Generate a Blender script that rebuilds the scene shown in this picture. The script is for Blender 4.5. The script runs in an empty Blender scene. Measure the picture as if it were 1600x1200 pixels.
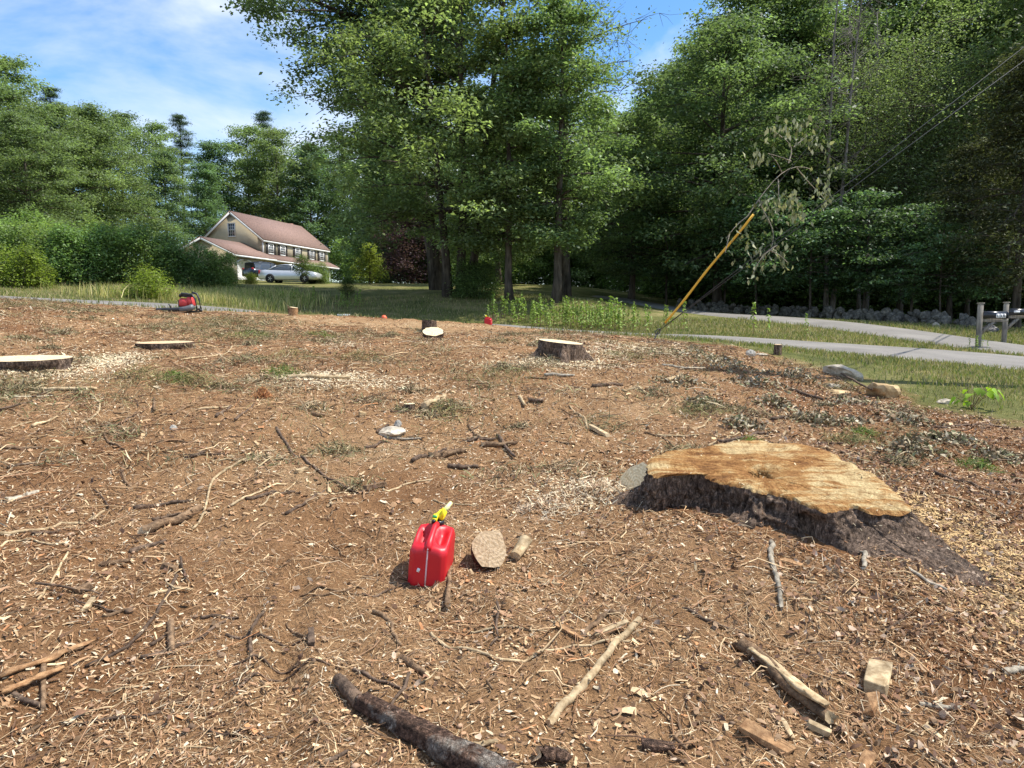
import bpy, bmesh, math, random
import numpy as np
from mathutils import Vector, Matrix, Euler

# ------------------------------------------------------------------ camera, sky, sun, exposure
SC = bpy.context.scene
COL = SC.collection
rad = math.radians
F_PX = 1109.0                     # focal length in pixels of the 1600-wide photograph
PITCH = math.atan(110.0 / F_PX)   # horizon at y = 490 of 1200
EYE = 1.6
cam_d = bpy.data.cameras.new('camera')
cam_d.sensor_width = 36.0
cam_d.lens = F_PX / 1600.0 * 36.0
cam_d.clip_start = 0.05
cam_d.clip_end = 2000.0
cam = bpy.data.objects.new('camera', cam_d)
cam.location = (0, 0, EYE)
cam.rotation_euler = (math.pi / 2 - PITCH, 0, 0)
COL.objects.link(cam)
SC.camera = cam

SUN_EL, SUN_AZ = rad(58), rad(8)         # azimuth measured from +X (right) towards +Y (away)
sun_dir = Vector((math.cos(SUN_EL) * math.cos(SUN_AZ), math.cos(SUN_EL) * math.sin(SUN_AZ), math.sin(SUN_EL)))
sun_l = bpy.data.lights.new('sun', 'SUN')
sun_l.energy = 4.5
sun_l.angle = rad(0.53)
sun_l.color = (1.0, 0.95, 0.86)
sun = bpy.data.objects.new('sun', sun_l)
sun.rotation_euler = sun_dir.to_track_quat('Z', 'Y').to_euler()
sun.location = (10, 0, 30)
COL.objects.link(sun)

W = bpy.data.worlds.new('World')
SC.world = W
W.use_nodes = True
nt = W.node_tree
for n in list(nt.nodes):
    nt.nodes.remove(n)
def wn(t, **k):
    n = nt.nodes.new(t)
    for a, b in k.items():
        setattr(n, a, b)
    return n
out = wn('ShaderNodeOutputWorld')
bg = wn('ShaderNodeBackground')
bg.inputs['Strength'].default_value = 0.15
sky = wn('ShaderNodeTexSky', sky_type='NISHITA')
sky.sun_disc = False
sky.sun_elevation = SUN_EL
sky.sun_rotation = math.pi / 2 - SUN_AZ
sky.altitude = 100
sky.air_density = 1.0
sky.dust_density = 0.25
sky.ozone_density = 3.0
tc = wn('ShaderNodeTexCoord')
mp = wn('ShaderNodeMapping')
mp.inputs['Location'].default_value = (0.1, 0.35, 0.25)
mp.inputs['Scale'].default_value = (1.0, 1.0, 2.2)
nz = wn('ShaderNodeTexNoise')
nz.inputs['Scale'].default_value = 2.3
nz.inputs['Detail'].default_value = 7
nz.inputs['Roughness'].default_value = 0.55
nz.inputs['Distortion'].default_value = 0.4
rp = wn('ShaderNodeValToRGB')
rp.color_ramp.elements[0].position = 0.44
rp.color_ramp.elements[1].position = 0.66
mx = wn('ShaderNodeMixRGB')
mx.inputs['Color2'].default_value = (4.6, 4.9, 5.4, 1)
hs = wn('ShaderNodeHueSaturation')
hs.inputs['Saturation'].default_value = 1.2
L = nt.links.new
L(tc.outputs['Generated'], mp.inputs['Vector'])
L(mp.outputs['Vector'], nz.inputs['Vector'])
L(nz.outputs['Fac'], rp.inputs['Fac'])
L(rp.outputs['Color'], mx.inputs['Fac'])
L(sky.outputs['Color'], hs.inputs['Color'])
L(hs.outputs['Color'], mx.inputs['Color1'])
L(mx.outputs['Color'], bg.inputs['Color'])
L(bg.outputs['Background'], out.inputs['Surface'])

SC.view_settings.view_transform = 'Standard'
SC.view_settings.look = 'None'
SC.view_settings.exposure = 0.65
SC.view_settings.gamma = 1.0
SC.view_settings.use_curve_mapping = False
SC.render.engine = 'CYCLES'
SC.cycles.max_bounces = 6
SC.cycles.diffuse_bounces = 3
SC.cycles.glossy_bounces = 2
SC.cycles.transmission_bounces = 3
SC.cycles.transparent_max_bounces = 4
SC.cycles.caustics_reflective = False
SC.cycles.caustics_refractive = False

# ------------------------------------------------------------------ helpers
RNG = np.random.default_rng(7)
SP, CP = math.sin(PITCH), math.cos(PITCH)
def P(px, py, w):
    """world point seen at photo pixel (px,py) at depth w metres"""
    a = (px - 800.0) / F_PX
    b = (600.0 - py) / F_PX
    return np.array([a * w, w * (CP + b * SP), EYE + w * (-SP + b * CP)])

def add(name, data, parent=None, label=None, cat=None, group=None, kind=None):
    o = bpy.data.objects.new(name, data)
    COL.objects.link(o)
    if parent is not None:
        o.parent = parent
    if label: o['label'] = label
    if cat: o['category'] = cat
    if group: o['group'] = group
    if kind: o['kind'] = kind
    return o

def empty(name, loc, rz=0.0, label=None, cat=None, group=None):
    o = add(name, None, None, label, cat, group)
    o.location = loc
    o.rotation_euler = (0, 0, rz)
    o.empty_display_size = 0.1
    return o

def mesh_np(name, V, Fs, mat=None, col=None, smooth=False, mats=None, midx=None):
    """V (N,3); Fs list of int arrays (M,k); col (N,3|4)"""
    V = np.asarray(V, dtype=np.float32)
    if not isinstance(Fs, (list, tuple)):
        Fs = [Fs]
    Fs = [np.asarray(f, dtype=np.int32) for f in Fs if len(f)]
    me = bpy.data.meshes.new(name)
    me.vertices.add(len(V))
    me.vertices.foreach_set('co', V.ravel())
    nl = sum(f.size for f in Fs)
    npoly = sum(f.shape[0] for f in Fs)
    me.loops.add(nl)
    me.loops.foreach_set('vertex_index', np.concatenate([f.ravel() for f in Fs]))
    me.polygons.add(npoly)
    ks = np.concatenate([np.full(f.shape[0], f.shape[1], dtype=np.int32) for f in Fs])
    st = np.zeros(npoly, dtype=np.int32)
    st[1:] = np.cumsum(ks)[:-1]
    me.polygons.foreach_set('loop_start', st)
    if smooth:
        me.polygons.foreach_set('use_smooth', np.ones(npoly, dtype=bool))
    if mats:
        for m in mats: me.materials.append(m)
        if midx is not None:
            me.polygons.foreach_set('material_index', np.asarray(midx, dtype=np.int32))
    elif mat:
        me.materials.append(mat)
    if col is not None:
        col = np.asarray(col, dtype=np.float32)
        if col.shape[1] == 3:
            col = np.concatenate([col, np.ones((len(col), 1), np.float32)], 1)
        at = me.attributes.new('col', 'FLOAT_COLOR', 'POINT')
        at.data.foreach_set('color', col.ravel())
    me.update(calc_edges=True)
    me.validate(verbose=False)
    return me

class MB:
    """collects shapes for one mesh"""
    def __init__(s): s.V = []; s.F = {}; s.n = 0
    def put(s, V, Fs):
        V = np.asarray(V, float)
        if not isinstance(Fs, (list, tuple)): Fs = [Fs]
        for f in Fs:
            f = np.asarray(f, int)
            if f.size: s.F.setdefault(f.shape[1], []).append(f + s.n)
        s.V.append(V); s.n += len(V)
        return s
    def box(s, c, d, R=None, bev=0.0):
        hx, hy, hz = np.array(d) / 2.0
        if bev <= 0:
            v = np.array([[x, y, z] for z in (-hz, hz) for y in (-hy, hy) for x in (-hx, hx)])
            f = np.array([[0,2,3,1],[4,5,7,6],[0,1,5,4],[2,6,7,3],[0,4,6,2],[1,3,7,5]])
            Fs = [f]
        else:
            b = min(bev, hx*.49, hy*.49, hz*.49)
            rings = []
            for z, k in ((-hz, b), (-hz + b, 0), (hz - b, 0), (hz, b)):
                x, y = hx - k, hy - k
                c2 = b * .6
                rings.append([[-x+c2,-y,z],[x-c2,-y,z],[x,-y+c2,z],[x,y-c2,z],[x-c2,y,z],[-x+c2,y,z],[-x,y-c2,z],[-x,-y+c2,z]])
            v = np.array(rings).reshape(-1, 3)
            q = [[r*8+i, r*8+(i+1) % 8, (r+1)*8+(i+1) % 8, (r+1)*8+i] for r in range(3) for i in range(8)]
            Fs = [np.array(q), np.array([[7,6,5,4,3,2,1,0],[24,25,26,27,28,29,30,31]])]
        if R is not None: v = v @ np.array(R).T
        return s.put(v + np.array(c), Fs)
    def tube(s, pts, radii, sides=8, cap=True, rough=0.0, seed=0, oval=1.0):
        V, Fs = tube(pts, radii, sides, cap, rough, seed, oval)
        return s.put(V, Fs)
    def mesh(s, name, mat=None, smooth=False, col=None):
        return mesh_np(name, np.concatenate(s.V), [np.concatenate(f) for f in s.F.values()], mat, col, smooth)
    def build(s, name, mat, parent=None, smooth=False, **k):
        return add(name, s.mesh(name, mat, smooth), parent, **k)

def tube(pts, radii, sides=8, cap=True, rough=0.0, seed=0, oval=1.0):
    pts = np.asarray(pts, float)
    n = len(pts)
    radii = np.broadcast_to(np.asarray(radii, float), (n,)).copy()
    T = np.gradient(pts, axis=0)
    T /= np.linalg.norm(T, axis=1, keepdims=True) + 1e-9
    ref = np.array([0, 0, 1.0]) if abs(T[0, 2]) < .85 else np.array([1.0, 0, 0])
    V = []
    a = np.arange(sides) / sides * 2 * math.pi
    rg = np.random.default_rng(seed + 11)
    pr = 1 + rough * rg.normal(size=sides)
    for i in range(n):
        b = np.cross(T[i], ref); b /= np.linalg.norm(b) + 1e-9
        c = np.cross(b, T[i])
        rr = radii[i] * (pr * (1 + rough * .28 * rg.normal(size=sides)) if rough else 1.0)
        V.append(pts[i] + (np.cos(a) * rr)[:, None] * b * 1.0 + (np.sin(a) * rr * oval)[:, None] * c)
    V = np.concatenate(V)
    i, j = np.meshgrid(np.arange(n - 1), np.arange(sides), indexing='ij')
    j2 = (j + 1) % sides
    Q = np.stack([i*sides + j, (i+1)*sides + j, (i+1)*sides + j2, i*sides + j2], -1).reshape(-1, 4)
    Fs = [Q]
    if cap:
        Fs.append(np.array([np.arange(sides), (n-1)*sides + np.arange(sides)[::-1]]))
    return V, Fs

def hash2(ix, iy, seed):
    h = (ix.astype(np.int64) * 374761393 + iy.astype(np.int64) * 668265263 + seed * 2147483647 + 1013904223) & 0xFFFFFFFF
    h = ((h ^ (h >> 13)) * 1274126177) & 0xFFFFFFFF
    h = h ^ (h >> 16)
    return (h & 0xFFFF) / 65535.0
def vnoise(x, y, seed=0):
    ix, iy = np.floor(x), np.floor(y)
    fx, fy = x - ix, y - iy
    fx = fx * fx * (3 - 2 * fx); fy = fy * fy * (3 - 2 * fy)
    a = hash2(ix, iy, seed); b = hash2(ix + 1, iy, seed)
    c = hash2(ix, iy + 1, seed); d = hash2(ix + 1, iy + 1, seed)
    return (a * (1 - fx) + b * fx) * (1 - fy) + (c * (1 - fx) + d * fx) * fy
def fbm(x, y, seed=0, o=3):
    r = 0; a = .5; t = 0
    for k in range(o):
        r = r + a * vnoise(x * 2**k + 17.3 * k, y * 2**k - 9.1 * k, seed + k); t += a; a *= .5
    return r / t - .5
def sstep(a, b, x):
    t = np.clip((x - a) / (b - a), 0, 1)
    return t * t * (3 - 2 * t)

# ------------------------------------------------------------------ materials
def new_mat(name):
    m = bpy.data.materials.new(name); m.use_nodes = True
    t = m.node_tree
    b = t.nodes['Principled BSDF']
    def N(ty, **k):
        n = t.nodes.new(ty)
        for a, v in k.items(): setattr(n, a, v)
        return n
    return m, t, b, N, t.links.new
def ramp(N, stops):
    r = N('ShaderNodeValToRGB')
    e = r.color_ramp.elements
    while len(e) < len(stops): e.new(.5)
    for i, (p, c) in enumerate(stops):
        e[i].position = p; e[i].color = (*c, 1) if len(c) == 3 else c
    return r
def noise(N, Lk, vec, scale, detail=4, rough=.55, dist=0):
    n = N('ShaderNodeTexNoise')
    n.inputs['Scale'].default_value = scale; n.inputs['Detail'].default_value = detail
    n.inputs['Roughness'].default_value = rough; n.inputs['Distortion'].default_value = dist
    if vec is not None: Lk(vec, n.inputs['Vector'])
    return n
def mixc(N, Lk, fac, a, b, mode='MIX'):
    m = N('ShaderNodeMixRGB', blend_type=mode)
    for i, v in (('Fac', fac), ('Color1', a), ('Color2', b)):
        if hasattr(v, 'is_linked'): Lk(v, m.inputs[i])
        elif isinstance(v, (int, float)): m.inputs[i].default_value = v
        else: m.inputs[i].default_value = (*v, 1)
    return m.outputs['Color']
def bump(N, Lk, b, h, strength=.5, dist=.02):
    n = N('ShaderNodeBump'); n.inputs['Strength'].default_value = strength; n.inputs['Distance'].default_value = dist
    Lk(h, n.inputs['Height']); Lk(n.outputs['Normal'], b.inputs['Normal'])

def plain(name, c, rough=.6, var=.15, scale=8.0, metal=0.0, spec=.4, bmp=0.0, coord='Object'):
    m, t, b, N, Lk = new_mat(name)
    tcn = N('ShaderNodeTexCoord')
    n = noise(N, Lk, tcn.outputs[coord], scale, 5)
    lo = [v * (1 - var) for v in c]; hi = [min(1, v * (1 + var)) for v in c]
    r = ramp(N, [(.3, lo), (.7, hi)])
    Lk(n.outputs['Fac'], r.inputs['Fac']); Lk(r.outputs['Color'], b.inputs['Base Color'])
    b.inputs['Roughness'].default_value = rough; b.inputs['Metallic'].default_value = metal
    b.inputs['Specular IOR Level'].default_value = spec
    if bmp: bump(N, Lk, b, n.outputs['Fac'], bmp, .02)
    return m

def attr_mat(name, rough=.85, spec=.2, nscale=60.0, namt=.25, trans=0.0, objvar=0.0):
    m, t, b, N, Lk = new_mat(name)
    a = N('ShaderNodeAttribute', attribute_name='col')
    c = a.outputs['Color']
    if namt:
        tcn = N('ShaderNodeTexCoord')
        n = noise(N, Lk, tcn.outputs['Object'], nscale, 3)
        r = ramp(N, [(.3, (1 - namt,) * 3), (.7, (1 + namt,) * 3)])
        Lk(n.outputs['Fac'], r.inputs['Fac'])
        c = mixc(N, Lk, 1.0, c, r.outputs['Color'], 'MULTIPLY')
    if objvar:
        oi = N('ShaderNodeObjectInfo')
        hsv = N('ShaderNodeHueSaturation')
        mr = N('ShaderNodeMapRange'); mr.inputs['To Min'].default_value = 1 - objvar; mr.inputs['To Max'].default_value = 1 + objvar
        Lk(oi.outputs['Random'], mr.inputs['Value']); Lk(mr.outputs['Result'], hsv.inputs['Value'])
        mr2 = N('ShaderNodeMapRange'); mr2.inputs['To Min'].default_value = .5 - objvar * .07; mr2.inputs['To Max'].default_value = .5 + objvar * .07
        wh = N('ShaderNodeTexWhiteNoise', noise_dimensions='1D')
        Lk(oi.outputs['Random'], wh.inputs['W']); Lk(wh.outputs['Value'], mr2.inputs['Value']); Lk(mr2.outputs['Result'], hsv.inputs['Hue'])
        Lk(c, hsv.inputs['Color']); c = hsv.outputs['Color']
    Lk(c, b.inputs['Base Color'])
    b.inputs['Roughness'].default_value = rough; b.inputs['Specular IOR Level'].default_value = spec
    if trans:
        tr = N('ShaderNodeBsdfTranslucent')
        tint = mixc(N, Lk, 1.0, c, (1.15, 1.25, .65), 'MULTIPLY')
        Lk(tint, tr.inputs['Color'])
        ms = N('ShaderNodeMixShader'); ms.inputs['Fac'].default_value = trans
        Lk(b.outputs['BSDF'], ms.inputs[1]); Lk(tr.outputs['BSDF'], ms.inputs[2])
        Lk(ms.outputs['Shader'], t.nodes['Material Output'].inputs['Surface'])
    return m

def bark_mat(name, dark, light, scale=14.0, stretch=(1, 1, .25), bmp=.8, rough=.9, coord='Object', objvar=.15, d=.02, crack=0.0, patch=None):
    m, t, b, N, Lk = new_mat(name)
    tcn = N('ShaderNodeTexCoord'); mpn = N('ShaderNodeMapping'); mpn.inputs['Scale'].default_value = stretch
    Lk(tcn.outputs[coord], mpn.inputs['Vector'])
    n = noise(N, Lk, mpn.outputs['Vector'], scale, 6, .65, .4)
    n2 = noise(N, Lk, tcn.outputs[coord], scale * .23, 4)
    r = ramp(N, [(.36, dark), (.64, light)])
    Lk(n.outputs['Fac'], r.inputs['Fac'])
    r2 = ramp(N, [(.3, (.65, .65, .65)), (.7, (1.25, 1.2, 1.12))])
    Lk(n2.outputs['Fac'], r2.inputs['Fac'])
    c = mixc(N, Lk, 1.0, r.outputs['Color'], r2.outputs['Color'], 'MULTIPLY')
    hgt = n.outputs['Fac']
    if patch:
        pn = noise(N, Lk, tcn.outputs[coord], 5.5, 5, .7); pr_ = ramp(N, [(.55, (0, 0, 0)), (.64, (1, 1, 1))]); Lk(pn.outputs['Fac'], pr_.inputs['Fac']); c = mixc(N, Lk, pr_.outputs['Color'], c, patch)
    if crack:
        vo = N('ShaderNodeTexVoronoi', feature='DISTANCE_TO_EDGE'); vo.inputs['Scale'].default_value = crack
        wv = mixc(N, Lk, .12, mpn.outputs['Vector'], n.outputs['Color'])
        Lk(wv, vo.inputs['Vector'])
        rc = ramp(N, [(.0, (.42, .39, .37)), (.08, (.85, .85, .85)), (.3, (1.1, 1.1, 1.1))]); Lk(vo.outputs['Distance'], rc.inputs['Fac'])
        c = mixc(N, Lk, 1.0, c, rc.outputs['Color'], 'MULTIPLY')
        ah = N('ShaderNodeMath', operation='MULTIPLY_ADD'); ah.inputs[1].default_value = .5; Lk(rc.outputs['Color'], ah.inputs[0]); Lk(n.outputs['Fac'], ah.inputs[2]); hgt = ah.outputs[0]
    if objvar:
        oi = N('ShaderNodeObjectInfo'); hsv = N('ShaderNodeHueSaturation')
        mr = N('ShaderNodeMapRange'); mr.inputs['To Min'].default_value = 1 - objvar; mr.inputs['To Max'].default_value = 1 + objvar
        Lk(oi.outputs['Random'], mr.inputs['Value']); Lk(mr.outputs['Result'], hsv.inputs['Value'])
        Lk(c, hsv.inputs['Color']); c = hsv.outputs['Color']
    Lk(c, b.inputs['Base Color'])
    b.inputs['Roughness'].default_value = rough; b.inputs['Specular IOR Level'].default_value = .2
    bump(N, Lk, b, hgt, bmp, d)
    return m

M = {}
M['trunk'] = bark_mat('tree_bark', (.035, .028, .022), (.13, .11, .09), 6, (1, 1, .2))
M['trunk_grey'] = bark_mat('dead_wood_bark', (.09, .08, .07), (.26, .24, .22), 8, (1, 1, .2))
M['stump_bark'] = bark_mat('stump_bark', (.1, .068, .05), (.42, .305, .23), 40, (1, 1, .4), 1.0, .95, objvar=0, d=.04, crack=34)
M['wall_stone'] = bark_mat('shade_darkened_wall_stone', (.06, .058, .05), (.2, .19, .17), 9, (1, 1, 1), .6, .9)  # grey stone darkened, putting the shade of the trees into its colour
M['stick_brown'] = bark_mat('brown_stick_bark', (.1, .06, .035), (.3, .2, .12), 30, (1, 1, 1))
M['stick_dark'] = bark_mat('dark_stick_bark', (.06, .04, .028), (.2, .14, .1), 30, (1, 1, 1))
M['stick_pale'] = bark_mat('peeled_pale_wood', (.3, .21, .115), (.58, .46, .29), 25, (1, 1, 1), .3)
M['stick_grey'] = bark_mat('weathered_grey_wood', (.24, .205, .155), (.5, .45, .36), 30, (1, 1, 1), .5)
M['orange_bark'] = bark_mat('orange_inner_bark', (.22, .115, .055), (.44, .27, .14), 30, (1, 1, 1), .6)
M['log_bark'] = bark_mat('log_bark', (.06, .035, .025), (.33, .21, .15), 45, (1, 1, 1), 1.0, d=.03, crack=38)
M['lichen_log'] = bark_mat('lichen_spotted_log_bark', (.07, .04, .028), (.36, .22, .155), 45, (1, 1, 1), 1.0, d=.03, crack=38, patch=(.46, .4, .33))
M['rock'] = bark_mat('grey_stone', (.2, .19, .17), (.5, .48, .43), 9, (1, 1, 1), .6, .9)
M['rock_tan'] = bark_mat('tan_stone', (.33, .22, .11), (.62, .46, .26), 9, (1, 1, 1), .5, .9)
M['rock_white'] = bark_mat('pale_stone', (.3, .26, .2), (.56, .5, .41), 14, (1, 1, 1), .5, .9)
M['leaf'] = attr_mat('leaf', .5, .28, 1.0, 0, .48, .2)
M['leaf_far'] = attr_mat('far_leaf', .6, .2, 1.0, 0, .45, .22)
M['needle'] = attr_mat('needle_leaf', .65, .2, 1.0, 0, .3, .15)
M['litter'] = attr_mat('wood_litter', .85, .2, 90, .18)
M['grass'] = attr_mat('grass_blade', .6, .3, 1.0, 0, .3)

def cutwood_mat(name, ctr, pale, mid, dark, ringscale=22.0, radial=1.0, ringamt=1.0, scl=1.6):
    m, t, b, N, Lk = new_mat(name)
    tcn = N('ShaderNodeTexCoord')
    sub = N('ShaderNodeVectorMath', operation='SUBTRACT'); sub.inputs[1].default_value = (ctr[0], ctr[1], 0)
    Lk(tcn.outputs['Object'], sub.inputs[0])
    sep = N('ShaderNodeSeparateXYZ'); Lk(sub.outputs['Vector'], sep.inputs[0])
    at = N('ShaderNodeMath', operation='ARCTAN2'); Lk(sep.outputs['Y'], at.inputs[0]); Lk(sep.outputs['X'], at.inputs[1])
    cb0 = N('ShaderNodeCombineXYZ'); Lk(sep.outputs['X'], cb0.inputs['X']); Lk(sep.outputs['Y'], cb0.inputs['Y'])
    ln = N('ShaderNodeVectorMath', operation='LENGTH'); Lk(cb0.outputs['Vector'], ln.inputs[0])
    wob = noise(N, Lk, tcn.outputs['Object'], 3.0, 4)
    ad = N('ShaderNodeMath', operation='MULTIPLY_ADD'); ad.inputs[1].default_value = .25; Lk(wob.outputs['Fac'], ad.inputs[0]); Lk(ln.outputs['Value'], ad.inputs[2])
    # radial streaks: noise over (angle, radius)
    cb = N('ShaderNodeCombineXYZ')
    ma = N('ShaderNodeMath', operation='MULTIPLY'); ma.inputs[1].default_value = 4.5 * radial; Lk(at.outputs[0], ma.inputs[0])
    mr = N('ShaderNodeMath', operation='MULTIPLY'); mr.inputs[1].default_value = 1.6; Lk(ad.outputs[0], mr.inputs[0])
    Lk(ma.outputs[0], cb.inputs['X']); Lk(mr.outputs[0], cb.inputs['Y'])
    st = noise(N, Lk, cb.outputs['Vector'], scl, 8, .66, .5)
    rg = N('ShaderNodeMath', operation='MULTIPLY'); rg.inputs[1].default_value = ringscale * 6.28; Lk(ad.outputs[0], rg.inputs[0])
    sn = N('ShaderNodeMath', operation='SINE'); Lk(rg.outputs[0], sn.inputs[0])
    r = ramp(N, [(.28, dark), (.45, mid), (.66, pale)])
    Lk(st.outputs['Fac'], r.inputs['Fac'])
    r2 = ramp(N, [(0, (.86, .82, .76)), (1, (1.06, 1.05, 1.03))])
    m2 = N('ShaderNodeMath', operation='MULTIPLY_ADD'); m2.inputs[1].default_value = .5; m2.inputs[2].default_value = .5; Lk(sn.outputs[0], m2.inputs[0])
    Lk(m2.outputs[0], r2.inputs['Fac'])
    c = mixc(N, Lk, ringamt, r.outputs['Color'], r2.outputs['Color'], 'MULTIPLY')
    fn = noise(N, Lk, tcn.outputs['Object'], 55, 4)
    r3 = ramp(N, [(.3, (.8, .76, .7)), (.65, (1.08, 1.08, 1.08))]); Lk(fn.outputs['Fac'], r3.inputs['Fac'])
    c = mixc(N, Lk, 1.0, c, r3.outputs['Color'], 'MULTIPLY')
    Lk(c, b.inputs['Base Color'])
    b.inputs['Roughness'].default_value = .8; b.inputs['Specular IOR Level'].default_value = .2
    s = N('ShaderNodeMath', operation='ADD'); Lk(st.outputs['Fac'], s.inputs[0]); Lk(fn.outputs['Fac'], s.inputs[1])
    bump(N, Lk, b, s.outputs[0], .45, .012)
    return m
M['cut_pale'] = cutwood_mat('pale_cut_wood', (0, 0), (.82, .72, .5), (.74, .6, .38), (.55, .38, .2), 40, .5)
M['cut_tan'] = cutwood_mat('tan_cut_wood', (0, 0), (.72, .56, .37), (.62, .46, .29), (.48, .33, .2), 40, .5)

# ------------------------------------------------------------------ terrain
CT = [  # photo pixel and depth of ground points
 (800,1200,2.4),(0,1200,2.3),(1600,1200,2.6),(660,915,3.8),(1300,850,4.3),(1550,930,3.9),(800,700,6.5),
 (875,555,10),(258,545,10),(50,578,8),(400,620,7.5),(0,640,6.5),(0,800,4.4),(1010,530,13),(760,507,20),(670,521,16),
 (285,489,16),(458,491,18),(0,468,16),(1300,610,9.5),(1180,548,12.5),(1600,690,7),(1550,565,15),(1530,543,19),
 (1100,530,18),(1200,540,17),(1250,505,24),(1400,522,21.5),(1080,488,32),(100,471,20),(350,487,21),(0,457,24),(200,469,25),(400,488,27),
 (200,445,33),(620,482,30),(560,444,50),(480,446,53),(700,446,46),(715,462,33),(797,470,31),(868,471,30),(900,447,48),
 (1000,470,40),(1200,491,34),(1320,498,30),(1550,515,25),(420,440,82),(510,444,95),(460,443,56),(1750,560,18),(-150,700,5.5),(620,514,23.2),(780,522,23.5),(880,526,22.5),(480,503,21.5),(950,522,17),
 (370,480,24),(1700,900,4.2),(540,494,19.5)]
cpts = np.array([P(*c) for c in CT])
extra = np.array([[-60,60,6.5],[-60,10,4.0],[-60,-30,2.0],[0,-8,-.3],[5,-8,-.5],[-6,-6,.3],[0,-60,-2],[60,-30,-2],[60,20,.2],[60,60,1.6],[0,130,6.5],[60,130,4],[-80,130,8],[0,0,0],[2,0,-.1],[-2,0,.08],[25,40,1.3],[15,60,2.2],[0,70,4.2]])
cpts = np.concatenate([cpts, extra])
def _U(r2):
    return np.where(r2 > 1e-12, r2 * np.log(np.maximum(r2, 1e-12)), 0)
_n = len(cpts)
_K = np.zeros((_n + 3, _n + 3))
_d2 = ((cpts[:, None, :2] - cpts[None, :, :2]) ** 2).sum(-1)
_K[:_n, :_n] = _U(_d2) + np.eye(_n) * .35
_K[:_n, _n] = 1; _K[_n, :_n] = 1
_K[:_n, _n+1:] = cpts[:, :2]; _K[_n+1:, :_n] = cpts[:, :2].T
_rhs = np.zeros(_n + 3); _rhs[:_n] = cpts[:, 2]
_wt = np.linalg.solve(_K, _rhs)
def hbase(x, y):
    x = np.asarray(x, float); y = np.asarray(y, float)
    sh = x.shape; x = x.ravel(); y = y.ravel()
    z = _wt[_n] + _wt[_n+1] * x + _wt[_n+2] * y
    for k in range(_n):
        z = z + _wt[k] * _U((x - cpts[k, 0])**2 + (y - cpts[k, 1])**2)
    r = np.hypot(x, y)
    f = sstep(110, 170, r)
    z = np.clip(z, -4, 10) * (1 - f) + 5 * f
    return z.reshape(sh)

DIRT = [P(*c)[:2] for c in [(-500,448,15.5),(0,466,16.3),(200,476,16.8),(400,491,18.2),(600,500,20),(760,508,20.6),(900,518,17.2),(1010,529,14),(1100,540,13.2),
        (1200,552,12.4),(1290,576,11),(1330,597,10),(1400,620,9.2),(1500,640,8.5),(1600,655,8)]] + [np.array(p) for p in [(9,4.5),(14,0),(14,-25),(-30,-25),(-30,15)]]
DIRT = np.array(DIRT)
def poly_sd(x, y, poly):
    x = np.asarray(x, float); y = np.asarray(y, float)
    best = np.full(x.shape, 1e9); inside = np.zeros(x.shape, bool)
    n = len(poly)
    for i in range(n):
        a, b = poly[i], poly[(i+1) % n]
        ab = b - a
        t = np.clip(((x-a[0])*ab[0] + (y-a[1])*ab[1]) / (ab @ ab), 0, 1)
        best = np.minimum(best, np.hypot(x-a[0]-t*ab[0], y-a[1]-t*ab[1]))
        c = ((a[1] > y) != (b[1] > y)) & (x < (b[0]-a[0]) * (y-a[1]) / (b[1]-a[1] + 1e-12) + a[0])
        inside ^= c
    return np.where(inside, best, -best)
def dirt_mask(x, y):
    d = poly_sd(x, y, DIRT)
    return sstep(-.25, .35, d + 1.3 * fbm(x * .9, y * .9, 5) + .9 * fbm(x * 3, y * 3, 8))
def hdetail(x, y, d):
    rut = np.zeros_like(x)
    for (ax, ay, bx, by, wd, dp) in RUTS:
        vx, vy = bx-ax, by-ay
        t = np.clip(((x-ax)*vx + (y-ay)*vy) / (vx*vx + vy*vy), 0, 1)
        rr = np.hypot(x-ax-t*vx, y-ay-t*vy)
        rut = rut - dp * np.exp(-(rr/wd)**2) + dp * .6 * np.exp(-((rr-1.9*wd)/(wd*.7))**2)
    z = .09 * fbm(x * .8, y * .8, 21) + .075 * fbm(x * 2.3, y * 2.3, 22) + .04 * fbm(x * 6, y * 6, 23) + .03 * fbm(x * 15, y * 15, 24, 2)
    return d * (z + rut) + (1 - d) * .03 * fbm(x * 1.3, y * 1.3, 25)
def _g0(px, py):
    w = np.linspace(1.2, 70, 6000)
    a = (px - 800.0) / F_PX; b = (600.0 - py) / F_PX
    X, Y, Z = a*w, w*(CP + b*SP), EYE + w*(-SP + b*CP)
    k = np.argmax(Z - hbase(X, Y) < 0)
    return X[k], Y[k]
RUTS = []
for a, b, wd, dp in [((445,1190),(440,1040),.07,.035),((440,1040),(470,900),.06,.03),((700,960),(500,830),.16,.03),((500,760),(900,720),.2,.03),((1150,1000),(1400,960),.12,.03),((900,640),(420,700),.25,.03)]:
    RUTS.append((*_g0(*a), *_g0(*b), wd, dp))
def H(x, y):
    x = np.atleast_1d(np.asarray(x, float)); y = np.atleast_1d(np.asarray(y, float))
    return hbase(x, y) + hdetail(x, y, dirt_mask(x, y))
def Hs(x, y): return float(H(x, y)[0])
def G(px, py, wmax=70):
    """ground point seen at a photo pixel"""
    w = np.concatenate([np.arange(1.2, 12, .01), np.arange(12, wmax, .04)])
    a = (px - 800.0) / F_PX; b = (600.0 - py) / F_PX
    X, Y, Z = a*w, w*(CP + b*SP), EYE + w*(-SP + b*CP)
    dz = Z - H(X, Y)
    k = int(np.argmax(dz < 0))
    if k == 0: k = len(w) - 1
    return np.array([X[k], Y[k], Z[k] - dz[k]]), w[k]

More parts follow.
